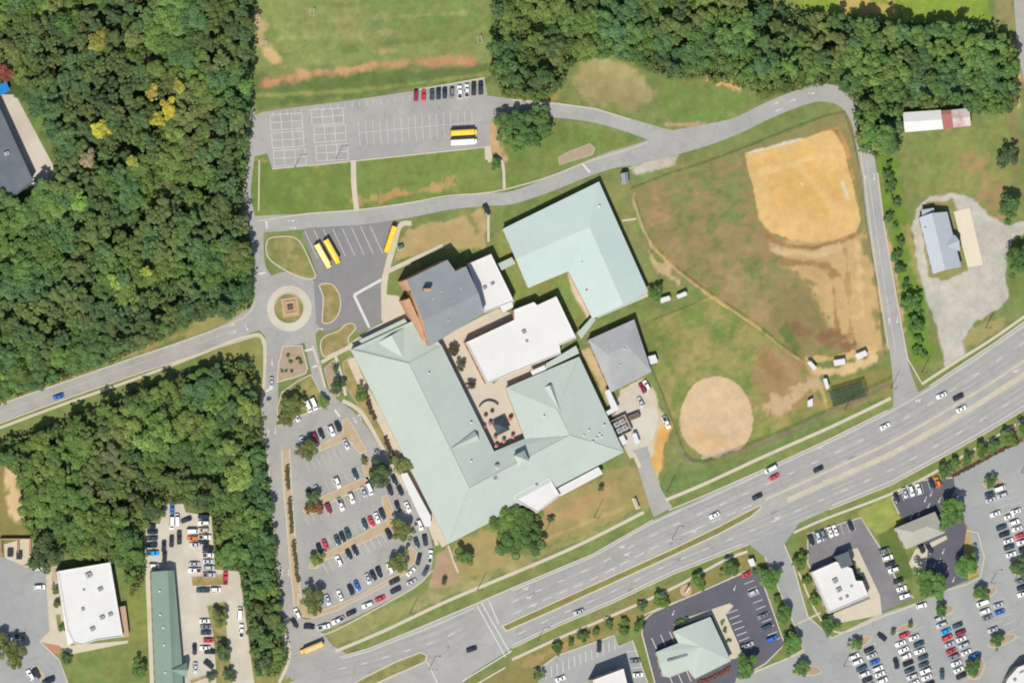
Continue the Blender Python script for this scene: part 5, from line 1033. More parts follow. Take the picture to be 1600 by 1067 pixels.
for x, y, c, t, lb in ((1210, 745, 'R', 's', 'red car driving west of the service drive on the highway'), (1279, 733, 'K', 's', 'black car in the turn lane, east of the red car'), (1183, 776, 'K', 's', 'black car by the east tip of the grass median'), (1383, 666, 'W', 's', 'white car on the highway below the batting cage'), (1497, 621, 'K', 'u', 'black suv on the highway east of the side road junction'), (1471, 618, 'W', 's', 'white car just ahead of the black suv on the highway'), (1502, 639, 'W', 's', 'white car in the turn lane below the black suv'), (737, 1014, 'K', 's', 'dark car crossing the junction at the median gap'), (904, 956, 'S', 's', 'silver blue car south of the grass median'), (1116, 805, 'W', 's', 'white car north of the grass median'), (1204, 733, 'W', 'v', 'white van beside the red car on the highway')):
    place_car(x, y, c, t, -25 if x > 1000 else -20, lb, g)
place_car(91, 620, 'B', 's', -18, 'blue car on the access road through the west woods', g)
g = 'cars in the shopping car park'
row("in the western double row's west side", 'north', -22, [(1335, 1025, 'W'), (1340, 1034, 'W'), (1346, 1044, 'T'), (1351, 1053, 'W'), (1355, 1062, 'K'), (1359, 1072, 'W')], g)
row("in the western double row's east side", 'north', -22, [(1358, 1015, 'K'), (1362, 1024, 'S'), (1367, 1034, 'B'), (1372, 1044, 'W'), (1375, 1053, 'W'), (1379, 1063, 'W')], g)
row("in the middle double row's west side", 'north', -22, [(1413, 992, 'R'), (1407, 1005, 'W'), (1412, 1015, 'W'), (1416, 1025, 'W'), (1419, 1036, 'K'), (1421, 1047, 'T'), (1425, 1057, 'S'), (1428, 1067, 'W')], g)
row("in the middle double row's east side", 'north', -22, [(1428, 996, 'W'), (1436, 1006, 'T'), (1437, 1017, 'W'), (1442, 1027, 'T'), (1443, 1038, 'T'), (1446, 1048, 'W', 'u'), (1448, 1058, 'W'), (1452, 1068, 'K')], g)
row("in the eastern double row's west side", 'north', -22, [(1468, 966, 'S'), (1471, 976, 'S'), (1478, 986, 'L'), (1480, 996, 'R'), (1484, 1006, 'S'), (1486, 1017, 'R'), (1490, 1026, 'G'), (1494, 1036, 'W'), (1498, 1046, 'W'), (1502, 1056, 'K')], g)
row("in the eastern double row's east side", 'north', -22, [(1496, 977, 'T'), (1501, 988, 'M'), (1502, 998, 'W'), (1506, 1008, 'S'), (1510, 1019, 'W'), (1522, 1024, 'B')], g)
row('in the short rows by the eastern tree islands', 'north', -18, [(1535, 942, 'W', 'v'), (1560, 945, 'S'), (1539, 955, 'W'), (1562, 956, 'B'), (1543, 965, 'G'), (1551, 984, 'S')], g)
row('in the northeast double row, western side', 'north', -18, [(1547, 772, 'T'), (1548, 781, 'S'), (1555, 803, 'W'), (1565, 824, 'T'), (1569, 835, 'K'), (1576, 845, 'W'), (1577, 855, 'T'), (1580, 866, 'W'), (1596, 907, 'G'), (1597, 918, 'K'), (1598, 928, 'W')], g)
row('in the northeast double row, eastern side', 'north', -18, [(1562, 763, 'W', 'v'), (1565, 774, 'S'), (1587, 799, 'W'), (1577, 807, 'W'), (1585, 816, 'W'), (1589, 826, 'W'), (1594, 837, 'R'), (1597, 847, 'W'), (1600, 858, 'K')], g)
for a in ((1378, 995, 'K', 's', 35, 'black car driving between the tree islands of the shopping lot'), (1400, 1036, 'K', 'u', 76, 'dark suv in the aisle between the western and middle rows'), (1472, 1053, 'T', 's', 86, 'dark teal car in the aisle between the middle and eastern rows'), (1440, 946, 'W', 'u', -16, 'white suv on the drive below the big lot tree')): place_car(*a, g)
g = 'cars at the restaurants'
row("in the taupe restaurant's highway-side row", 'west', 70, [(1401, 778, 'K'), (1414, 770, 'S'), (1424, 767, 'W', 'u'), (1435, 764, 'W', 'u'), (1456, 755, 'K'), (1465, 753, 'O', 'u')], g)
row("in the white restaurant's highway-side row", 'west', 68, [(1267, 844, 'K'), (1278, 839, 'S'), (1286, 836, 'G'), (1297, 831, 'W'), (1305, 828, 'W'), (1329, 821, 'K')], g)
row("along the white restaurant's eastern edge", 'north', -18, [(1382, 860, 'G'), (1387, 871, 'W'), (1391, 881, 'K'), (1396, 890, 'W', 'u'), (1404, 907, 'K'), (1409, 919, 'W'), (1414, 931, 'W')], g)
row("in the pale green restaurant's eastern rows", 'north', -22, [(1167, 897, 'R'), (1177, 925, 'S'), (1192, 962, 'G'), (1197, 980, 'T'), (1170, 1007, 'S'), (1206, 998, 'B')], g)
row("in the bottom shop's lot", 'west', 90, [(936, 1010, 'K'), (992, 1032, 'G', 's', -4), (997, 1054, 'W', 's', -4), (876, 1060, 'W', 's', -20)], g)
row('beside the waste corner of the taupe restaurant', 'west', 60, [(1439, 856, 'K', 'u'), (1452, 857, 'K')], g)
g = 'cars in the store yard'
row("in the store yard's west row", 'north', 0, [(235, 822, 'K'), (238, 831, 'K'), (238, 841, 'T'), (237, 852, 'K', 'u'), (238, 864, 'L', 'p'), (241, 884, 'W')], g)
row('standing in the middle of the store yard', 'west', 90, [(256, 853, 'K'), (257, 871, 'K'), (268, 846, 'K', 'u'), (280, 840, 'K', 'p')], g)
row("at the store yard's north end", 'west', 90, [(269, 794, 'B'), (268, 817, 'W', 'v'), (276, 812, 'W', 'v'), (291, 812, 'K', 's', -20)], g)
row("in the store yard's inner eastern column", 'north', 0, [(301, 830, 'W', 'v'), (301, 841, 'O', 'u'), (304, 851, 'S'), (304, 881, 'S'), (304, 891, 'W', 'p')], g)
row("in the store yard's outer eastern column", 'north', 0, [(318, 807, 'K', 'u'), (318, 817, 'W', 'u'), (317, 828, 'Y'), (320, 839, 'W', 'p'), (318, 847, 'K'), (325, 857, 'K', 'u'), (326, 867, 'W', 'p'), (325, 877, 'S'), (327, 887, 'S'), (327, 898, 'S', 'p')], g)
row("in the store's lower rows", 'north', 0, [(317, 922, 'T', 'p'), (337, 921, 'W', 'u'), (320, 970, 'W'), (321, 979, 'G'), (322, 988, 'T'), (326, 1000, 'R'), (320, 1012, 'W'), (328, 1018, 'K'), (304, 1014, 'K', 's', 90), (326, 1038, 'K', 'u', 38), (305, 1043, 'S', 's', 90)], g)
row("on the store's far eastern driveway", 'north', 90, [(352, 903, 'R', 'p'), (374, 958, 'W', 'v'), (377, 985, 'W', 'p')], g)
row("in the white southwest building's lot", 'north', -4, [(59, 888, 'W'), (62, 917, 'W'), (19, 998, 'W'), (31, 994, 'K'), (47, 1054, 'W', 'u', 60), (57, 1052, 'K', 'u', 60), (75, 1064, 'K', 'v', -20)], 'cars beside the white southwest building')
row('parked by the slate-grey building corner', 'north', 60, [(55, 289, 'W', 'v')], 'vans by the slate-grey building')
row('parked in the service yard', 'north', 60, [(1010, 602, 'W', 'u'), (1004, 606, 'M'), (1001, 628, 'S'), (1041, 660, 'W', 'p', 62)], 'cars in the service yard')
row('standing by the loop road at the sand path', 'north', 65, [(760, 328, 'K', 'u')], 'cars by the loop road')

def bus(px, py, dx, dy, rgb, label, L_=11.4):
    p = P(px, py, 2.0); root = empty('school_bus', (p.x, p.y, .11), ang(dx, dy)); tag(root, label, 'bus', 'school buses')
    h = L_ / 2; st = []
    m = MB(); prof = [(1.18, .5), (1.22, 1.1), (1.22, 2.3), (1.08, 2.75), (.6, 3.0), (-.6, 3.0), (-1.08, 2.75), (-1.22, 2.3), (-1.22, 1.1), (-1.18, .5)]
    xs_ = [-h, -h + .1, h - 1.5, h - 1.4]
    v = []; n = len(prof)
    for i, x in enumerate(xs_):
        k = .96 if i in (0, 3) else 1
        v += [(x, y * k, .5 + (z - .5) * k) for y, z in prof]
    f = [(i * n + j, i * n + (j + 1) % n, (i + 1) * n + (j + 1) % n, (i + 1) * n + j) for i in range(3) for j in range(n)] + [tuple(range(n - 1, -1, -1)), tuple(range(3 * n, 4 * n))]
    me = mesh('body', v, f); bm = bmesh.new(); bm.from_mesh(me); bmesh.ops.recalc_face_normals(bm, faces=bm.faces); bm.to_mesh(me); bm.free()
    obj('body', me, BUSPAINT, root, color=rgb)
    MB().box(h - 1.45, h, -.95, .95, .5, 1.55, .08, .1).build('hood', BUSPAINT, root, color=rgb)
    MB().box(h - 1.42, h - 1.36, -1.05, 1.05, 1.6, 2.5).build('windshield', GLASS, root); MB().box(-h - .02, -h + .04, -.8, .8, 1.5, 2.4).build('rear_window', GLASS, root)
    for sy in (-1, 1):
        for i in range(9):
            x = -h + .7 + i * (L_ - 2.6) / 9; MB().box(x, x + .8, sy * 1.2 - .03, sy * 1.2 + .03, 1.55, 2.2).build('window', GLASS, root)
        MB().box(-h + .2, h - 1.6, sy * 1.225 - .02, sy * 1.225 + .02, 1.1, 1.25).build('rub_rail', DARKM, root)
        for x in (-h * .55, h * .72):
            vv = [(x + .48 * math.cos(2 * math.pi * i / 12), sy * 1.05 + y, .48 + .48 * math.sin(2 * math.pi * i / 12)) for y in (-.15, .15) for i in range(12)]
            MB().add(vv, [tuple(range(11, -1, -1)), tuple(range(12, 24))] + [(i, (i + 1) % 12, 12 + (i + 1) % 12, 12 + i) for i in range(12)]).build('wheel', TYRE, root)
    for x in (-h * .5, h * .2): MB().box(x - .4, x + .4, -.4, .4, 2.95, 3.12, .05, .05).build('roof_hatch', WHITEM, root)
YEL = (.78, .50, .035); PALE = (.78, .66, .22)
bus(725, 207, 1, -.06, YEL, 'yellow school bus beside a white bus in the play court lot'); bus(725, 222, 1, -.06, (.8, .8, .8), 'white bus beside a yellow one in the play court lot')
bus(505, 400, .5, .87, PALE, 'pale yellow school bus, western of the pair in the bus lot'); bus(519, 393, .5, .87, YEL, 'bright yellow school bus, eastern of the pair in the bus lot'); bus(610, 374, -.32, .95, (.80, .50, .02), 'yellow school bus pulled up at the walkway kerb')
bus(487, 1012, -.93, .37, (.62, .43, .13), 'tan yellow school bus turning at the driveway mouth beside the highway', 10.0)

# ------------------------------------------------------------------ fences, poles, goals, cages
def fence(label, pts, h=1.8, gap=5.0, mat=GALV):
    w_ = [P(x, y) for x, y in pts]; base = w_[0]; b = empty('chain_link_fence', base); tag(b, label, 'fence')
    PM = MB().cyl((0, 0), .05, .05, 0, h, 6).mesh('post'); PM.materials.append(mat)
    rail = MB(); pan = MB()
    for a, c in zip(w_[:-1], w_[1:]):
        l = (c - a).length; k = max(1, int(l / gap))
        for j in range(k): q = a.lerp(c, j / k); obj('post', PM, None, b, (q.x - base.x, q.y - base.y, 0))
        a_, c_ = a - base, c - base
        rail.bar(a_ + Vector((0, 0, h)), c_ + Vector((0, 0, h)), .04, 5)
        pan.add([a_ + Vector((0, 0, .1)), c_ + Vector((0, 0, .1)), c_ + Vector((0, 0, h - .05)), a_ + Vector((0, 0, h - .05))], [(0, 1, 2, 3)])
    rail.build('top_rail', mat, b); pan.build('mesh_panel', LINKM, b)
fence('chain-link fence round the north side of the upper ball field', [(985, 297), (1040, 275), (1100, 256), (1165, 232), (1230, 205), (1290, 183), (1318, 178), (1330, 215), (1345, 280), (1352, 350), (1368, 450), (1382, 560)])
fence('chain-link fence along the sandy diagonal path of the upper field', [(990, 310), (1006, 360), (1022, 388), (1060, 424), (1110, 462), (1180, 508), (1225, 545), (1258, 567)], 1.6)
fence('chain-link fence beside the service yard at the lower field', [(1004, 545), (1016, 580), (1035, 625), (1055, 680), (1068, 712), (1080, 722), (1100, 724)], 2.2, 4)
fence('chain-link fence between the lower field and the highway', [(1100, 724), (1160, 700), (1230, 672), (1300, 640), (1350, 612), (1392, 592)], 2.4, 4)
fence('short chain-link fence from the shelters to the diagonal path', [(1018, 502), (1060, 486), (1108, 466)], 1.4)
# batting cage
p = P(1325, 615, 1.5); bc = empty('batting_cage', (p.x, p.y, 0), math.radians(17)); tag(bc, 'long dark green netted batting cage beside the lower field', 'batting cage')
for i in range(6):
    for sy in (-3.2, 0, 3.2): MB().cyl((0, 0), .06, .06, 0, 3.2, 6).build('post', DARKM, bc, (-7.5 + i * 3, sy, 0))
m = MB()
for i in range(6): m.bar((-7.5 + i * 3, -3.2, 3.2), (-7.5 + i * 3, 3.2, 3.2), .06)
for sy in (-3.2, 0, 3.2): m.bar((-7.5, sy, 3.2), (7.5, sy, 3.2), .06)
m.build('frame', DARKM, bc)
m = MB()
for i in range(46): x = -7.5 + i * 15 / 45; m.box(x - .03, x + .03, -3.2, 3.2, 3.14, 3.17); m.box(x - .03, x + .03, -3.22, -3.18, 0, 3.14); m.box(x - .03, x + .03, 3.18, 3.22, 0, 3.14)
for i in range(20): y = -3.2 + i * 6.4 / 19; m.box(-7.5, 7.5, y - .03, y + .03, 3.10, 3.13)
nt_ = m.build('netting', NET, bc); nt_['kind'] = 'stuff'
MB().box(-7.4, 7.4, -3.1, 3.1, 0.0, .05).build('turf', surf('cage_turf', C(92, 112, 76), .15, .6, 3, .95), bc)
for x, y, a, lb in ((406, 33, 90, 'small white goal at the west edge of the grass field'), (490, 20, 85, 'small white goal near the top of the grass field'), (415, 70, 80, 'small white goal beside the bare patch of the grass field'), (752, 62, 100, 'white goal at the east edge of the grass field'), (784, 5, 90, 'white goal beside the northern trees')):
    p = P(x, y, 1); gl = empty('football_goal', (p.x, p.y, 0), math.radians(a)); tag(gl, lb, 'goal', 'goals on the grass field')
    for sx in (-1.4, 1.4): MB().bar((sx, 0, 0), (sx, 0, 2), .08).build('post', WHITEM, gl); MB().bar((sx, 0, 2), (sx, 1.4, 0), .05).build('stay', WHITEM, gl)
    MB().bar((-1.4, 0, 2), (1.4, 0, 2), .08).build('crossbar', WHITEM, gl); MB().bar((-1.4, 1.4, .05), (1.4, 1.4, .05), .06).build('ground_bar', WHITEM, gl)
def pole(x, y, label, h=10, lamp=True, name='street_lamp', deg=0):
    p = P(x, y); b = empty(name, p, math.radians(deg)); tag(b, label, 'lamp post' if lamp else 'utility pole')
    MB().cyl((0, 0), .16, .1, 0, h, 8).build('pole', GALV if lamp else WOOD, b)
    if lamp:
        MB().bar((0, 0, h - .2), (1.8, 0, h), .06).build('arm', GALV, b); MB().box(1.5, 2.4, -.2, .2, h - .08, h + .1, .05, .05).build('lamp_head', GREYM, b)
    else:
        MB().box(-1.3, 1.3, -.08, .08, h - .9, h - .7).build('crossarm', WOOD, b)
        for sx in (-1.1, 0, 1.1): MB().cyl((sx, 0), .07, .05, h - .7, h - .45, 6).build('insulator', GREYM, b)
UP_ = [(640, 958, 'on the lawn above the highway sidewalk'), (746, 921, 'beside the sidewalk at the junction crossing'), (848, 838, 'below the big oaks on the south lawn'), (928, 808, 'in the middle of the south lawn'), (1042, 768, 'at the mouth of the service drive'), (1392, 606, 'at the side road junction'), (1440, 582, 'east of the side road junction'), (1540, 512, 'by the gravel lot entrance'), (1320, 640, 'between the batting cage and the highway')]
for i, (x, y, t) in enumerate(UP_): pole(x, y, 'wooden utility pole ' + t, 10, False, 'utility_pole', 60)
for x, y, t in ((1543, 776, 'beside the north tree island of the shopping lot'), (1596, 738, 'at the shopping lot\'s northeast edge'), (1548, 910, 'above the twin tree island of the shopping lot'), (1585, 908, 'at the east end of the shopping lot'), (1318, 1040, 'at the west aisle of the shopping lot'), (460, 262, 'at the lower edge of the play court lot'), (525, 248, 'by the steps of the play court lot'), (670, 1045, 'at the tip of the western highway median'), (840, 1000, 'beside the southern highway sidewalk'), (1050, 842, 'on the long grass median')):
    pole(x, y, 'grey lamp post ' + t, 8, True)
for x, y, lb in ((626, 386, 'green transformer box on the bank beside the bus walkway'),):
    p = P(x, y, .7); t_ = empty('utility_box', (p.x, p.y, 0), .3); tag(t_, lb, 'utility box')
    MB().box(-1.1, 1.1, -.9, .9, .15, 1.5, .05, .05).build('cabinet', surf('box_green', C(92, 128, 84), .1, 1, 4, .6), t_); MB().box(-1.4, 1.4, -1.2, 1.2, 0, .15).build('pad', CONC, t_)
p = P(994, 786, .4); sgn = empty('monument_sign', (p.x, p.y, 0), math.radians(112)); tag(sgn, 'tan stone monument sign on the lawn by the service drive', 'sign'); MB().box(-2.6, 2.6, -1.0, 1.0, 0, .3).build('plinth', CONC, sgn); MB().box(-2.2, 2.2, -.3, .3, .3, 1.8).build('panel', TANWALL, sgn)
p = P(1072, 922, .4); sgn = empty('restaurant_sign', (p.x, p.y, 0), math.radians(60)); tag(sgn, 'sign on a round paved bed by the restaurant drive', 'sign'); MB().cyl((0, 0), 2.6, 2.6, 0, .15, 18).build('bed', SANDM, sgn); MB().box(-1.2, 1.2, -.3, .3, .15, 3.2).build('panel', WHITEM, sgn)
for x, y, s_, lb in ((965, 668, 0, 'cluster of grey air-conditioning cabinets in the walled service yard'),):
    p = P(x, y, 1); mc = empty('cooling_plant', (p.x, p.y, .05), math.radians(26)); tag(mc, lb, 'cooling plant')
    for i in range(3):
        for j in range(2): u = MB().box(-1.1, 1.1, -1.1, 1.1, 0, 1.9, .04, .04).build('cabinet', UNITM_, mc, (-2.6 + i * 2.6, -1.4 + j * 2.8, 0)); MB().cyl((0, 0), .7, .7, 1.9, 2.05, 12).build('fan', GREYM, u)
    MB().box(-5, 5, 3.6, 3.85, 0, 2.4).build('wall', TANWALL, mc); MB().box(-5, 5, -3.85, -3.6, 0, 2.4).build('wall', TANWALL, mc); MB().box(4.75, 5, -3.6, 3.6, 0, 2.4).build('wall', TANWALL, mc)
p = P(990, 650, 1); tr = empty('skip_container', (p.x, p.y, .05), math.radians(20)); tag(tr, 'long dark open skip in the middle of the service yard', 'skip'); MB().box(-2.6, 2.6, -1.1, 1.1, 0, 1.5, -.15, -.1).build('hull', DARKM, tr); MB().box(-2.5, 2.5, -1.0, 1.0, 1.45, 1.52).build('load', surf('scrap', C(120, 110, 96), .3, 1, 4, .9), tr)

# ------------------------------------------------------------------ trees
def crown_mesh(name, seed, kind):
    """many leaf-sized faces on overlapping clumps; unit crown radius 1, centred at z=0"""
    r = np.random.default_rng(seed)
    V_ = []; T_ = []
    if kind == 'broad': nb, hz = 24, 0.8
    elif kind == 'pine': nb, hz = 20, 1.0
    else: nb, hz = 14, 0.85
    blobs = [(r.uniform(-.15, .15), r.uniform(-.15, .15), 0.0, 0.5)]; lob = r.uniform(0, 6.283, 3); la = r.uniform(.12, .3, 3) * (.35 if kind == 'bush' else .8)
    for i in range(nb):
        a = r.uniform(0, 6.283); q = math.sqrt(r.uniform(.04, .85)) * (1.0 if kind != 'pine' else .9) * (1 + sum(la[j] * math.cos((j + 1) * a + lob[j]) for j in range(3))); z = r.uniform(-.25, .75) * hz * (1 - q * .75)
        blobs.append((q * math.cos(a), q * math.sin(a), z, r.uniform(.15, .36) * (1 if kind != 'pine' else .85)))
    N_ = {'broad': 2000, 'pine': 1900, 'bush': 1100}[kind]
    wts = np.array([b_[3] ** 2 for b_ in blobs]); wts /= wts.sum()
    size = {'broad': .078, 'pine': .072, 'bush': .095}[kind]
    for bi, k in enumerate(r.multinomial(N_, wts)):
        bx, by, bz, br = blobs[bi]; tone = r.uniform(.3, .75)
        d = r.normal(size=(k, 3)); d /= np.linalg.norm(d, axis=1)[:, None] + 1e-9
        d[:, 2] = np.where(d[:, 2] < -.35, -d[:, 2], d[:, 2])
        rad = br * r.uniform(.72, 1.08, k)[:, None]
        c = np.array([bx, by, bz]) + d * rad * np.array([1, 1, .8])
        nrm = d + r.normal(size=(k, 3)) * .5 + np.array([0, 0, .75]); nrm /= np.linalg.norm(nrm, axis=1)[:, None]
        t = np.cross(nrm, r.normal(size=(k, 3))); t /= np.linalg.norm(t, axis=1)[:, None] + 1e-9
        u = np.cross(nrm, t); s = size * r.uniform(.6, 1.35, k)[:, None]; s2 = s * r.uniform(.6, 1.0, k)[:, None]
        quad = np.stack([c - t * s, c - u * s2 * .9, c + t * s, c + u * s2], 1)
        V_.append(quad.reshape(-1, 3)); T_.append(np.repeat(np.clip(tone + r.normal(size=k) * .12, 0, 1), 4))
    v = np.vstack(V_); tn = np.concatenate(T_)
    me = bpy.data.meshes.new(name); n = len(v) // 4
    me.vertices.add(len(v)); me.vertices.foreach_set('co', v.ravel())
    me.loops.add(len(v)); me.loops.foreach_set('vertex_index', np.arange(len(v), dtype=np.int32))
    me.polygons.add(n); me.polygons.foreach_set('loop_start', np.arange(0, len(v), 4, dtype=np.int32)); me.update(calc_edges=True)
    at = me.attributes.new('tone', 'FLOAT', 'POINT'); at.data.foreach_set('value', tn.astype(np.float32))
    me.materials.append(LEAF); return me
CROWN = {'broad': [crown_mesh('crown', 100 + i, 'broad') for i in range(9)], 'pine': [crown_mesh('crown', 200 + i, 'pine') for i in range(7)], 'bush': [crown_mesh('crown', 300 + i, 'bush') for i in range(6)]}
def trunk_mesh():
    m = MB(); m.cyl((0, 0), .05, .03, 0, .62, 8, False)
    for i in range(4):
        a = i * 1.6 + .4; m.bar((0, 0, .42 + .04 * i), (.16 * math.cos(a), .16 * math.sin(a), .72 + .03 * i), .014, 5)
    me = m.mesh('trunk'); me.materials.append(BARK); return me
TRUNK = trunk_mesh()
def tree(name, px, py, rpx, H, rgb, label, group=None, kind='broad', cat='tree'):
    rad = rpx * S; hc = max(H - rad * .75, rad * .55)
    p = P(px, py, hc); b = empty(name, (p.x, p.y, 0), random.uniform(0, 6.28)); tag(b, label, cat, group)
    t = bpy.data.objects.new('trunk', TRUNK); t.scale = (H * .55, H * .55, H); link(t, b)
    c = bpy.data.objects.new('crown', random.choice(CROWN[kind])); c.location = (0, 0, hc); j = random.uniform(.92, 1.08)
    c.scale = (rad * 1.12 * j, rad * 1.12 / j, min(rad * random.uniform(.62, .85), H - hc + rad * .2)); c.rotation_euler = (0, 0, random.uniform(0, 6.28))
    k = random.uniform(.86, 1.14); c.color = (rgb[0] * k, rgb[1] * k, rgb[2] * k, 1); link(c, b)

GRN = [(.080, .154, .056), (.085, .156, .046), (.100, .174, .044), (.120, .192, .044), (.144, .206, .048), (.150, .184, .056)]
SHADE = ['bluish green', 'deep green', 'mid green', 'fresh green', 'light green', 'olive green']
PINE = [(.092, .150, .048), (.108, .160, .044), (.118, .158, .050), (.082, .140, .052)]
PSHADE = ['dark green', 'mid green', 'olive green', 'bluish dark green']
def inside(poly, x, y): return sdist(np.array([[x]], float), np.array([[y]], float), poly)[0, 0]
counts = {'broadleaf_tree': 0, 'pine_tree': 0, 'young_tree': 0}
def plant_wood(poly, spacing, zone, hmin, hmax, bias, avoid=()):
    a = np.array(poly); pts = []; cell = {}
    x0, y0, x1, y1 = max(-40, a[:, 0].min()), max(-40, a[:, 1].min()), min(1640, a[:, 0].max()), min(1100, a[:, 1].max())
    cand = rng.uniform((x0, y0), (x1, y1), (int((x1 - x0) * (y1 - y0) / 14), 2))
    d = sdist(cand[:, 0], cand[:, 1], poly); cand = cand[d < -4]; d = d[d < -4]
    for (x, y), dd in zip(cand, d):
        if any((x - ax) ** 2 + (y - ay) ** 2 < ar * ar for ax, ay, ar in avoid): continue
        s = spacing * random.uniform(.82, 1.25); k = (int(x // 24), int(y // 24)); ok = True
        for i in (-1, 0, 1):
            for j in (-1, 0, 1):
                for q in cell.get((k[0] + i, k[1] + j), ()):
                    if (q[0] - x) ** 2 + (q[1] - y) ** 2 < s * s: ok = False; break
                if not ok: break
            if not ok: break
        if ok: cell.setdefault(k, []).append((x, y)); pts.append((x, y, dd))
    for x, y, dd in pts:
        edge = dd > -14
        t = vnoise(np.array([x]), np.array([y]), 70, 404)[0] + random.uniform(-.25, .25)
        rg = float(fbm(np.array([x]), np.array([y]), 75, 611, 3)[0]); lt = float(np.clip((fbm(np.array([x]), np.array([y]), 48, 631, 3)[0] - .5) * 2.6, -1, 1))
        ci = int(np.clip((rg - .5) * 9 + 3 + random.uniform(-1.6, 1.6), 0, 5))
        if edge and random.random() < .45: nm, kd, r_, H = 'young_tree', 'bush', random.uniform(8, 13), random.uniform(5, 8)
        elif t > bias: nm, kd, r_, H = 'pine_tree', 'pine', random.uniform(11, 17), random.uniform(hmin + 1, hmax + 2)
        else: nm, kd, r_, H = 'broadleaf_tree', 'broad', random.uniform(13, 25), random.uniform(hmin - 1.5, hmax + 1)
        r_ = min(r_, -dd * .75 + 6.5)
        if counts[nm] >= 296:
            nm = min(counts, key=counts.get); kd = {'young_tree': 'bush', 'pine_tree': 'pine', 'broadleaf_tree': 'broad'}[nm]
        if counts[nm] >= 299: continue
        counts[nm] += 1
        if nm == 'pine_tree': ci %= 4; c = PINE[ci]; sh = PSHADE[ci]
        else: c = GRN[ci]; sh = SHADE[ci]
        gx = 1 + .26 * lt; c = (c[0] * gx, c[1] * gx, c[2] * gx); H += 1.6 * lt
        lb = sh + {'young_tree': ' low bushy tree ', 'pine_tree': ' narrow-crowned pine ', 'broadleaf_tree': ' spreading broadleaf tree '}[nm] + zone(x, y)
        tree(nm, x, y, r_, H, c, lb, lb, kd)
def zone_w(x, y):
    if x < 110 and y < 340: return 'in the west wood near the slate-grey building'
    if y < 70: return 'at the top of the west wood'
    if x > 300 and y < 150: return 'in the west wood beside the grass field'
    if x > 290 and y < 290: return 'in the west wood beside the play court lot'
    if x > 290: return 'in the west wood beside the roundabout roads'
    if y < 270: return 'in the west wood around the yellow autumn trees'
    if y > 470: return 'in the west wood just above the access road'
    return 'in the lower west wood' if x > 130 else 'at the lower western edge of the west wood'
def zone_s(x, y):
    if x > 350 and y > 850: return 'in the belt between store driveway and school drive'
    if x > 330: return 'in the southern wood beside the school drive'
    if x < 110: return 'in the southern wood by the bare tan clearing'
    if y < 670: return 'in the southern wood just below the access road'
    if y > 760: return 'in the southern wood around the store yard'
    return 'in the middle of the southern wood'
def zone_n(x, y):
    if x < 905: return 'at the west end of the north wood'
    if y < 35: return 'along the far edge of the north wood'
    if x < 1060: return 'in the north wood above the dry mound'
    if x < 1250: return 'in the north wood above the loop road'
    if x < 1410: return 'in the north wood at the loop road bend'
    return 'in the north wood above the barn'
AUT = [(160, 200, 13, (.46, .44, .05), 'round yellow autumn tree low in the west wood'), (262, 168, 12, (.46, .40, .05), 'large yellow autumn tree in the middle of the west wood'), (246, 184, 10, (.44, .42, .05), 'yellow autumn tree just below the largest one'), (238, 145, 9, (.36, .29, .07), 'ochre autumn tree above the largest yellow one'), (278, 136, 8, (.32, .31, .06), 'ochre-green tree east of the yellow autumn group'), (150, 62, 13, (.28, .28, .06), 'olive yellow tree near the top of the west wood'), (10, 116, 10, (.28, .08, .05), 'red-leaved tree by the slate-grey building'), (122, 318, 12, (.19, .33, .06), 'bright green tree in the lower west wood'), (136, 247, 11, (.30, .26, .14), 'tan half-bare tree in the west wood'), (180, 440, 10, (.26, .38, .06), 'lime green tree deep in the lower west wood'), (208, 252, 8, (.32, .34, .06), 'small yellow-green tree below the yellow group'), (228, 424, 7, (.32, .38, .06), 'small yellow-green tree near the lower wood edge'), (170, 712, 15, (.18, .20, .09), 'grey-green tree in the middle of the southern wood'), (385, 640, 16, (.20, .27, .06), 'light green tree at the southern wood\'s east edge'), (370, 740, 20, (.18, .25, .06), 'large light green tree beside the school drive in the southern wood')]
for x, y, r_, c, lb in AUT: tree('autumn_tree' if c[0] > c[1] * .9 else 'light_green_tree', x, y, r_ * 1.1, 14, c, lb, None, 'broad')
av = [(x, y, r_ * 1.15) for x, y, r_, c, lb in AUT] + [(-10, 200, 60), (20, 260, 74), (50, 270, 46), (30, 190, 40), (10, 150, 30), (5, 120, 18), (60, 220, 22), (0, 460, 14), (105, 380, 8), (95, 400, 14), (70, 395, 12)]
plant_wood(WOOD_W, 20.5, zone_w, 9, 13, .5, av)
plant_wood(WOOD_S, 20, zone_s, 8, 12, .62, av + [(180, 630, 16), (130, 735, 10), (268, 795, 26), (326, 815, 24), (330, 845, 24), (332, 870, 22), (232, 835, 18), (232, 860, 18), (290, 800, 22), (250, 815, 18), (372, 905, 14), (378, 950, 12), (382, 985, 12), (356, 900, 14)])
plant_wood(WOOD_N, 20.5, zone_n, 8, 11.5, .7, [(1500, 155, 8)])

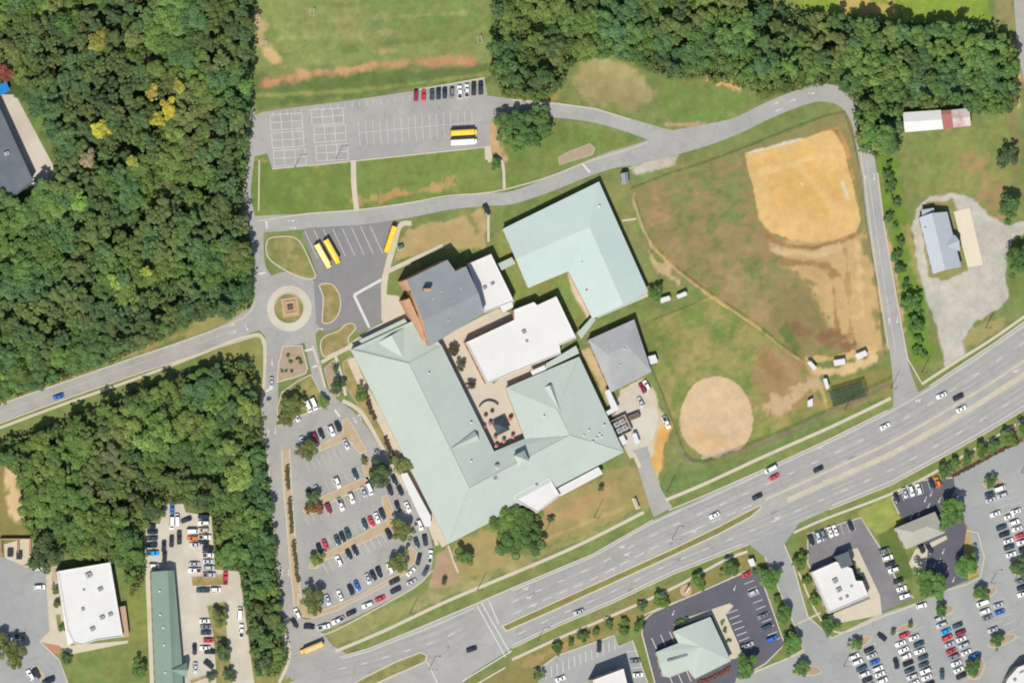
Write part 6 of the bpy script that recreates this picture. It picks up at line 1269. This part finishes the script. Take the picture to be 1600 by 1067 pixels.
def trees(rows, desc, group, name='lawn_tree', kind='broad', cat='tree', H=None):
    for i, t in enumerate(rows):
        x, y, r_ = t[:3]; c = t[3] if len(t) > 3 else random.choice(GRN[1:4]); lb = t[4] if len(t) > 4 else f'{desc}, {ORD[i]} from the west'
        if name == 'scrub_bush': x += random.uniform(-6, 6); y += random.uniform(-7, 7); r_ *= random.uniform(.55, 1.25)
        tree(name, x, y, r_, H or max(3.0, r_ * S * 1.9), c, lb, group, kind, cat)
OLV = (.140, .168, .050); DK = (.078, .118, .048); BR = (.098, .195, .046)
trees([(481, 706, 14, OLV, 'olive tree on the west end of the school lot\'s top bed'), (593, 740, 20, DK, 'broad dark olive tree at the school lot\'s upper east corner'), (627, 726, 13, OLV, 'olive tree at the head of the white entrance canopy'), (459, 630, 15, OLV, 'olive yellow tree on the green island by the school drive'), (449, 655, 12, OLV, 'yellow-green tree at the bottom of the green island'), (505, 628, 8, GRN[3], 'small tree beside the white vans of the green island'), (527, 602, 11, DK, 'dark tree in the front bed by the drive'), (524, 576, 5, DK, 'tiny tree at the top of the front bed'), (563, 618, 10, GRN[3], 'tree against the school\'s west wall'), (628, 829, 16, OLV, 'round olive tree at the east end of the school lot\'s sixth row'), (625, 878, 14, OLV, 'round olive tree at the lower east corner of the school lot'), (485, 938, 17, OLV, 'large olive tree at the southwest corner of the school lot'), (493, 872, 10, GRN[4], 'ragged tree at the west end of the fifth-row bed'), (484, 796, 7, (.20, .13, .04), 'ochre autumn tree at the west end of the fourth row'), (495, 795, 8, (.28, .12, .05), 'orange autumn tree at the west end of the fourth row'), (490, 778, 10, DK, 'dark tree beside the two autumn trees'), (569, 721, 5, OLV, 'little yellow-green shrub by the drive bend'), (723, 870, 13, GRN[2], 'dark tree alone on the lawn south of the school'), (694, 908, 5, DK, 'sapling in the bare round bed'), (775, 257, 8, GRN[2], 'small tree by the footpath below the play court lot'), (1022, 457, 11, GRN[2], 'round tree at the classroom building\'s south corner'), (939, 762, 4, DK, 'sapling on the dry south lawn'), (860, 812, 5, DK, 'sapling near the big oaks')], '', 'trees around the school')
trees([(790, 820, 20), (818, 812, 19), (828, 838, 20), (798, 850, 21), (812, 832, 18)], 'big oak in the clump on the school\'s south lawn', 'oak clump south of the school', 'oak_tree', H=9)
trees([(790, 195, 19), (805, 225, 14), (812, 188, 17), (828, 212, 16), (840, 186, 17), (852, 204, 12)], 'dark tree in the clump east of the play court lot', 'tree clump east of the play court lot', 'dark_tree', H=8)
trees([(707, 547, 9, (.10, .085, .05)), (721, 571, 8, (.095, .10, .05)), (736, 604, 7.5, (.09, .075, .05))], 'small brownish tree in the courtyard', 'courtyard trees', 'courtyard_tree', 'bush')
trees([(1573, 243, 15, DK, 'round dark tree on the eastern meadow'), (1580, 322, 17, GRN[1], 'green tree at the mouth of the gravel drive'), (1590, 408, 20, GRN[1], 'broad tree east of the gravel lot'), (1612, 395, 18, GRN[0], 'tree at the east edge beside the gravel lot'), (1423, 470, 14, BR, 'bright green round tree west of the gravel lot'), (1390, 337, 6, GRN[2], 'small dark shrub near the side road, the upper one'), (1406, 378, 7, GRN[2], 'dark shrub between the side road and the farmhouse'), (1397, 402, 6, BR, 'bright shrub below the dark one by the side road'), (1406, 420, 8, GRN[1], 'leafy shrub by the side road verge'), (1386, 275, 8, GRN[1], 'shrub at the top of the side road verge'), (1430, 510, 12, BR, 'bright tree low on the side road verge'), (1366, 207, 22, BR, 'bright broad tree overhanging the loop road bend'), (1386, 228, 16, GRN[1], 'tree beside the loop road bend')], '', 'trees by the farmhouse and side road')
trees([(1386, 262, 9, BR), (1392, 282, 8), (1386, 300, 7, BR), (1396, 316, 8), (1390, 337, 7), (1400, 352, 6, BR), (1408, 392, 7), (1404, 408, 8, BR), (1414, 436, 7), (1416, 452, 6, BR), (1430, 486, 9, BR), (1424, 500, 8), (1436, 524, 10, BR), (1430, 544, 9, BR), (1440, 556, 7)], 'low bright shrub in the scrub strip beside the side road', 'scrub beside the side road', 'scrub_bush', 'bush', 'shrub', 2.6)
trees([(1476, 738, 10), (1492, 728, 9), (1511, 717, 9), (1536, 706, 11), (1554, 695, 9), (1576, 683, 12), (1600, 670, 13)], 'round dark green tree in the row between highway and shopping lot', 'tree row along the highway', 'street_tree')
trees([(1546, 753, 9, BR, 'round tree on the north island of the shopping lot'), (1490, 803, 20, BR, 'large bright tree at the corner of the taupe restaurant'), (1510, 883, 19, BR, 'large round tree on the curved bed of the shopping lot'), (1452, 915, 22, BR, 'largest tree between the two restaurant lots'), (1592, 884, 13, GRN[1], 'tree on the rounded east island'), (1534, 926, 11, BR, 'round tree on the twin island of the shopping lot'), (1470, 952, 10, GRN[1], 'tree at the head of the eastern double row'), (1339, 1008, 9, BR, 'tree at the head of the western double row'), (1254, 1046, 11, BR, 'tree on the oval island at the lot\'s southwest'), (1520, 1041, 12, GRN[1], 'tree at the foot of the eastern double row'), (1557, 1002, 10, GRN[1], 'tree on the long tan island'), (1395, 988, 4, OLV, 'left little shrub at the head of the middle row'), (1422, 976, 4, OLV, 'right little shrub at the head of the middle row')], '', 'trees in the shopping lot')
trees([(1248, 880, 11), (1262, 906, 7), (1273, 938, 9), (1296, 978, 11), (1308, 976, 6)], 'tree along the west side of the white restaurant', 'trees along the white restaurant', 'lawn_tree')
trees([(1190, 897, 9, GRN[2]), (1202, 902, 15, BR), (1215, 935, 6, GRN[2]), (1225, 960, 13, BR), (1230, 1000, 9, GRN[1]), (1241, 1004, 14, BR), (1165, 1038, 17, BR)], 'tree on the green strip beside the pale green restaurant', 'trees beside the pale green restaurant')
trees([(840, 1054, 8), (872, 1012, 8), (891, 1005, 5), (912, 993, 8), (931, 988, 5), (951, 975, 7), (974, 985, 8), (976, 970, 6), (998, 976, 8), (1004, 948, 7), (1034, 937, 11), (1092, 909, 11), (1138, 889, 12)], 'small dark tree in the verge row south of the highway', 'verge trees south of the highway', 'verge_tree')
trees([(76, 862, 24, DK, 'large dark tree behind the white southwest building'), (58, 868, 14, DK, 'dark tree at the corner of the brick enclosure'), (20, 1020, 17, OLV, 'olive tree at the southwest corner lot'), (6, 1008, 16, OLV, 'olive tree at the photo\'s lower west edge'), (104, 1028, 9, DK, 'dark shrub tree on the southwest lawn'), (215, 1048, 12, GRN[2], 'tree between the southwest lawn and the sage store'), (86, 923, 6, OLV, 'shrub beside the white southwest building, the upper one'), (89, 943, 6, OLV, 'shrub beside the white southwest building, the lower one'), (97, 980, 5, GRN[3], 'shrub by the entrance of the white southwest building'), (344, 962, 12, OLV, 'olive tree on the store island, the upper one'), (348, 1018, 13, DK, 'dark tree on the store island, the middle one'), (357, 1056, 9, DK, 'dark tree on the store island, the lower one'), (330, 1058, 7, DK, 'shrub by the store yard\'s lower bed'), (245, 800, 12, DK, 'dark tree at the store yard\'s north corner')], '', 'trees around the southwest lots')
trees([(1058, 974, 5), (1063, 969, 5), (1072, 966, 4), (1128, 972, 4), (1132, 984, 4), (1138, 1000, 4)], 'low shrub in the bed round the pale green restaurant', 'shrubs round the pale green restaurant', 'shrub', 'bush', 'shrub', 1.4)
trees([(1318, 870, 4), (1334, 882, 4), (1340, 892, 4), (1346, 902, 4)], 'low shrub by the white restaurant entrance', 'shrubs by the white restaurant', 'shrub', 'bush', 'shrub', 1.4)
trees([(450, 556, 3), (454, 564, 3.5), (466, 560, 4), (440, 580, 2.5), (447, 580, 2.5), (470, 566, 3), (456, 580, 2.5)], 'brown shrub on the mulched triangle island', 'shrubs on the mulched island', 'shrub', 'bush', 'shrub', 1.3)
def hedge(label, pts, hw, h, rgb, n=None):
    w_ = [P(x, y, h) for x, y in pts]; base = w_[0].copy(); base.z = 0; b = empty('hedge', base); tag(b, label, 'hedge')
    i = 0
    for a, c in zip(w_[:-1], w_[1:]):
        k = max(1, int((c - a).length / (hw * 1.1)))
        for j in range(k):
            q = a.lerp(c, j / k); o = bpy.data.objects.new('bush', CROWN['bush'][i % 6]); i += 1
            o.location = (q.x - base.x, q.y - base.y, h * .5); o.scale = (hw, hw, h * .6); o.rotation_euler = (0, 0, i * 1.3); o.color = (*rgb, 1); link(o, b)
BRN = (.105, .075, .055)
hedge('brown hedge along the school\'s west wall, the upper one', [(574, 622), (580, 640), (588, 658)], 1.1, 1.3, BRN); hedge('brown hedge along the school\'s west wall, the lower one', [(602, 684), (608, 698), (616, 714)], 1.1, 1.3, BRN)
hedge('clipped olive hedge at the top of the narrow car park strip', [(449, 728), (451, 765)], 1.0, 1.0, (.12, .11, .05)); hedge('clipped olive hedge in the middle of the narrow car park strip', [(453, 778), (457, 835)], 1.0, 1.0, (.12, .11, .05)); hedge('clipped olive hedge at the bottom of the narrow car park strip', [(459, 845), (464, 890), (467, 912)], 1.0, 1.0, (.12, .11, .05))
hedge('dark evergreen hedge at the east side of the store driveway', [(386, 900), (392, 950), (398, 1000), (406, 1050)], 1.8, 3.2, (.045, .085, .035))
hedge('red-brown hedge below the pale green restaurant', [(1092, 1066), (1110, 1060), (1130, 1050), (1143, 1040)], 1.0, 1.1, (.22, .08, .06))
hedge('dark red hedge edging the shopping lot by the highway trees', [(1490, 744), (1545, 714), (1600, 686)], 0.8, .9, (.12, .06, .05))

# undergrowth below the woods: leaf faces nobody could count
def undergrowth(name, poly, n, rgb, label):
    a = np.array(poly); lo = np.maximum(a.min(0), -50); hi = np.minimum(a.max(0), (1650, 1117))
    c = rng.uniform(lo, hi, (n * 3, 2)); d = sdist(c[:, 0], c[:, 1], poly); c = c[d < 2][:n]
    k = sdist(c[:, 0], c[:, 1], [(-80, 40), (20, 125), (40, 140), (100, 270), (98, 300), (60, 325), (-80, 370)]) > 2
    c = c[k]; n = len(c)
    z = rng.uniform(.3, 5.0, n) * (0.5 + fbm(c[:, 0], c[:, 1], 40, 5))
    d0 = np.array(FWD * DIST); Dv = d0 + ((c[:, 0] - 800) * S)[:, None] * np.array(RIGHT) + ((533.5 - c[:, 1]) * S)[:, None] * np.array(UP)
    w_ = np.array(CAM) + Dv * (-CAM.z / Dv[:, 2])[:, None]; w_[:, 2] = z
    nr = rng.normal(size=(n, 3)) * .5 + np.array([0, 0, 1]); nr /= np.linalg.norm(nr, axis=1)[:, None]
    t = np.cross(nr, rng.normal(size=(n, 3))); t /= np.linalg.norm(t, axis=1)[:, None]; u = np.cross(nr, t); s = rng.uniform(.3, .75, n)[:, None]
    v = np.stack([w_ - t * s, w_ - u * s * .8, w_ + t * s, w_ + u * s * .8], 1).reshape(-1, 3)
    me = bpy.data.meshes.new(name); me.vertices.add(len(v)); me.vertices.foreach_set('co', v.ravel())
    me.loops.add(len(v)); me.loops.foreach_set('vertex_index', np.arange(len(v), dtype=np.int32)); me.polygons.add(n); me.polygons.foreach_set('loop_start', np.arange(0, len(v), 4, dtype=np.int32)); me.update(calc_edges=True)
    at = me.attributes.new('tone', 'FLOAT', 'POINT'); at.data.foreach_set('value', np.repeat(rng.uniform(.1, .9, n), 4).astype(np.float32))
    tag(obj(name, me, LEAF, color=rgb), label, 'undergrowth', None, 'stuff')
undergrowth('undergrowth', WOOD_W, 42000, (.10, .14, .045), 'low green undergrowth between the trees of the west wood')
undergrowth('undergrowth', WOOD_S, 26000, (.11, .145, .045), 'low green undergrowth between the trees of the southern wood')
undergrowth('undergrowth', WOOD_N, 22000, (.10, .15, .045), 'low green undergrowth between the trees of the north wood')
print('tree counts', counts, 'objects', len(bpy.data.objects))
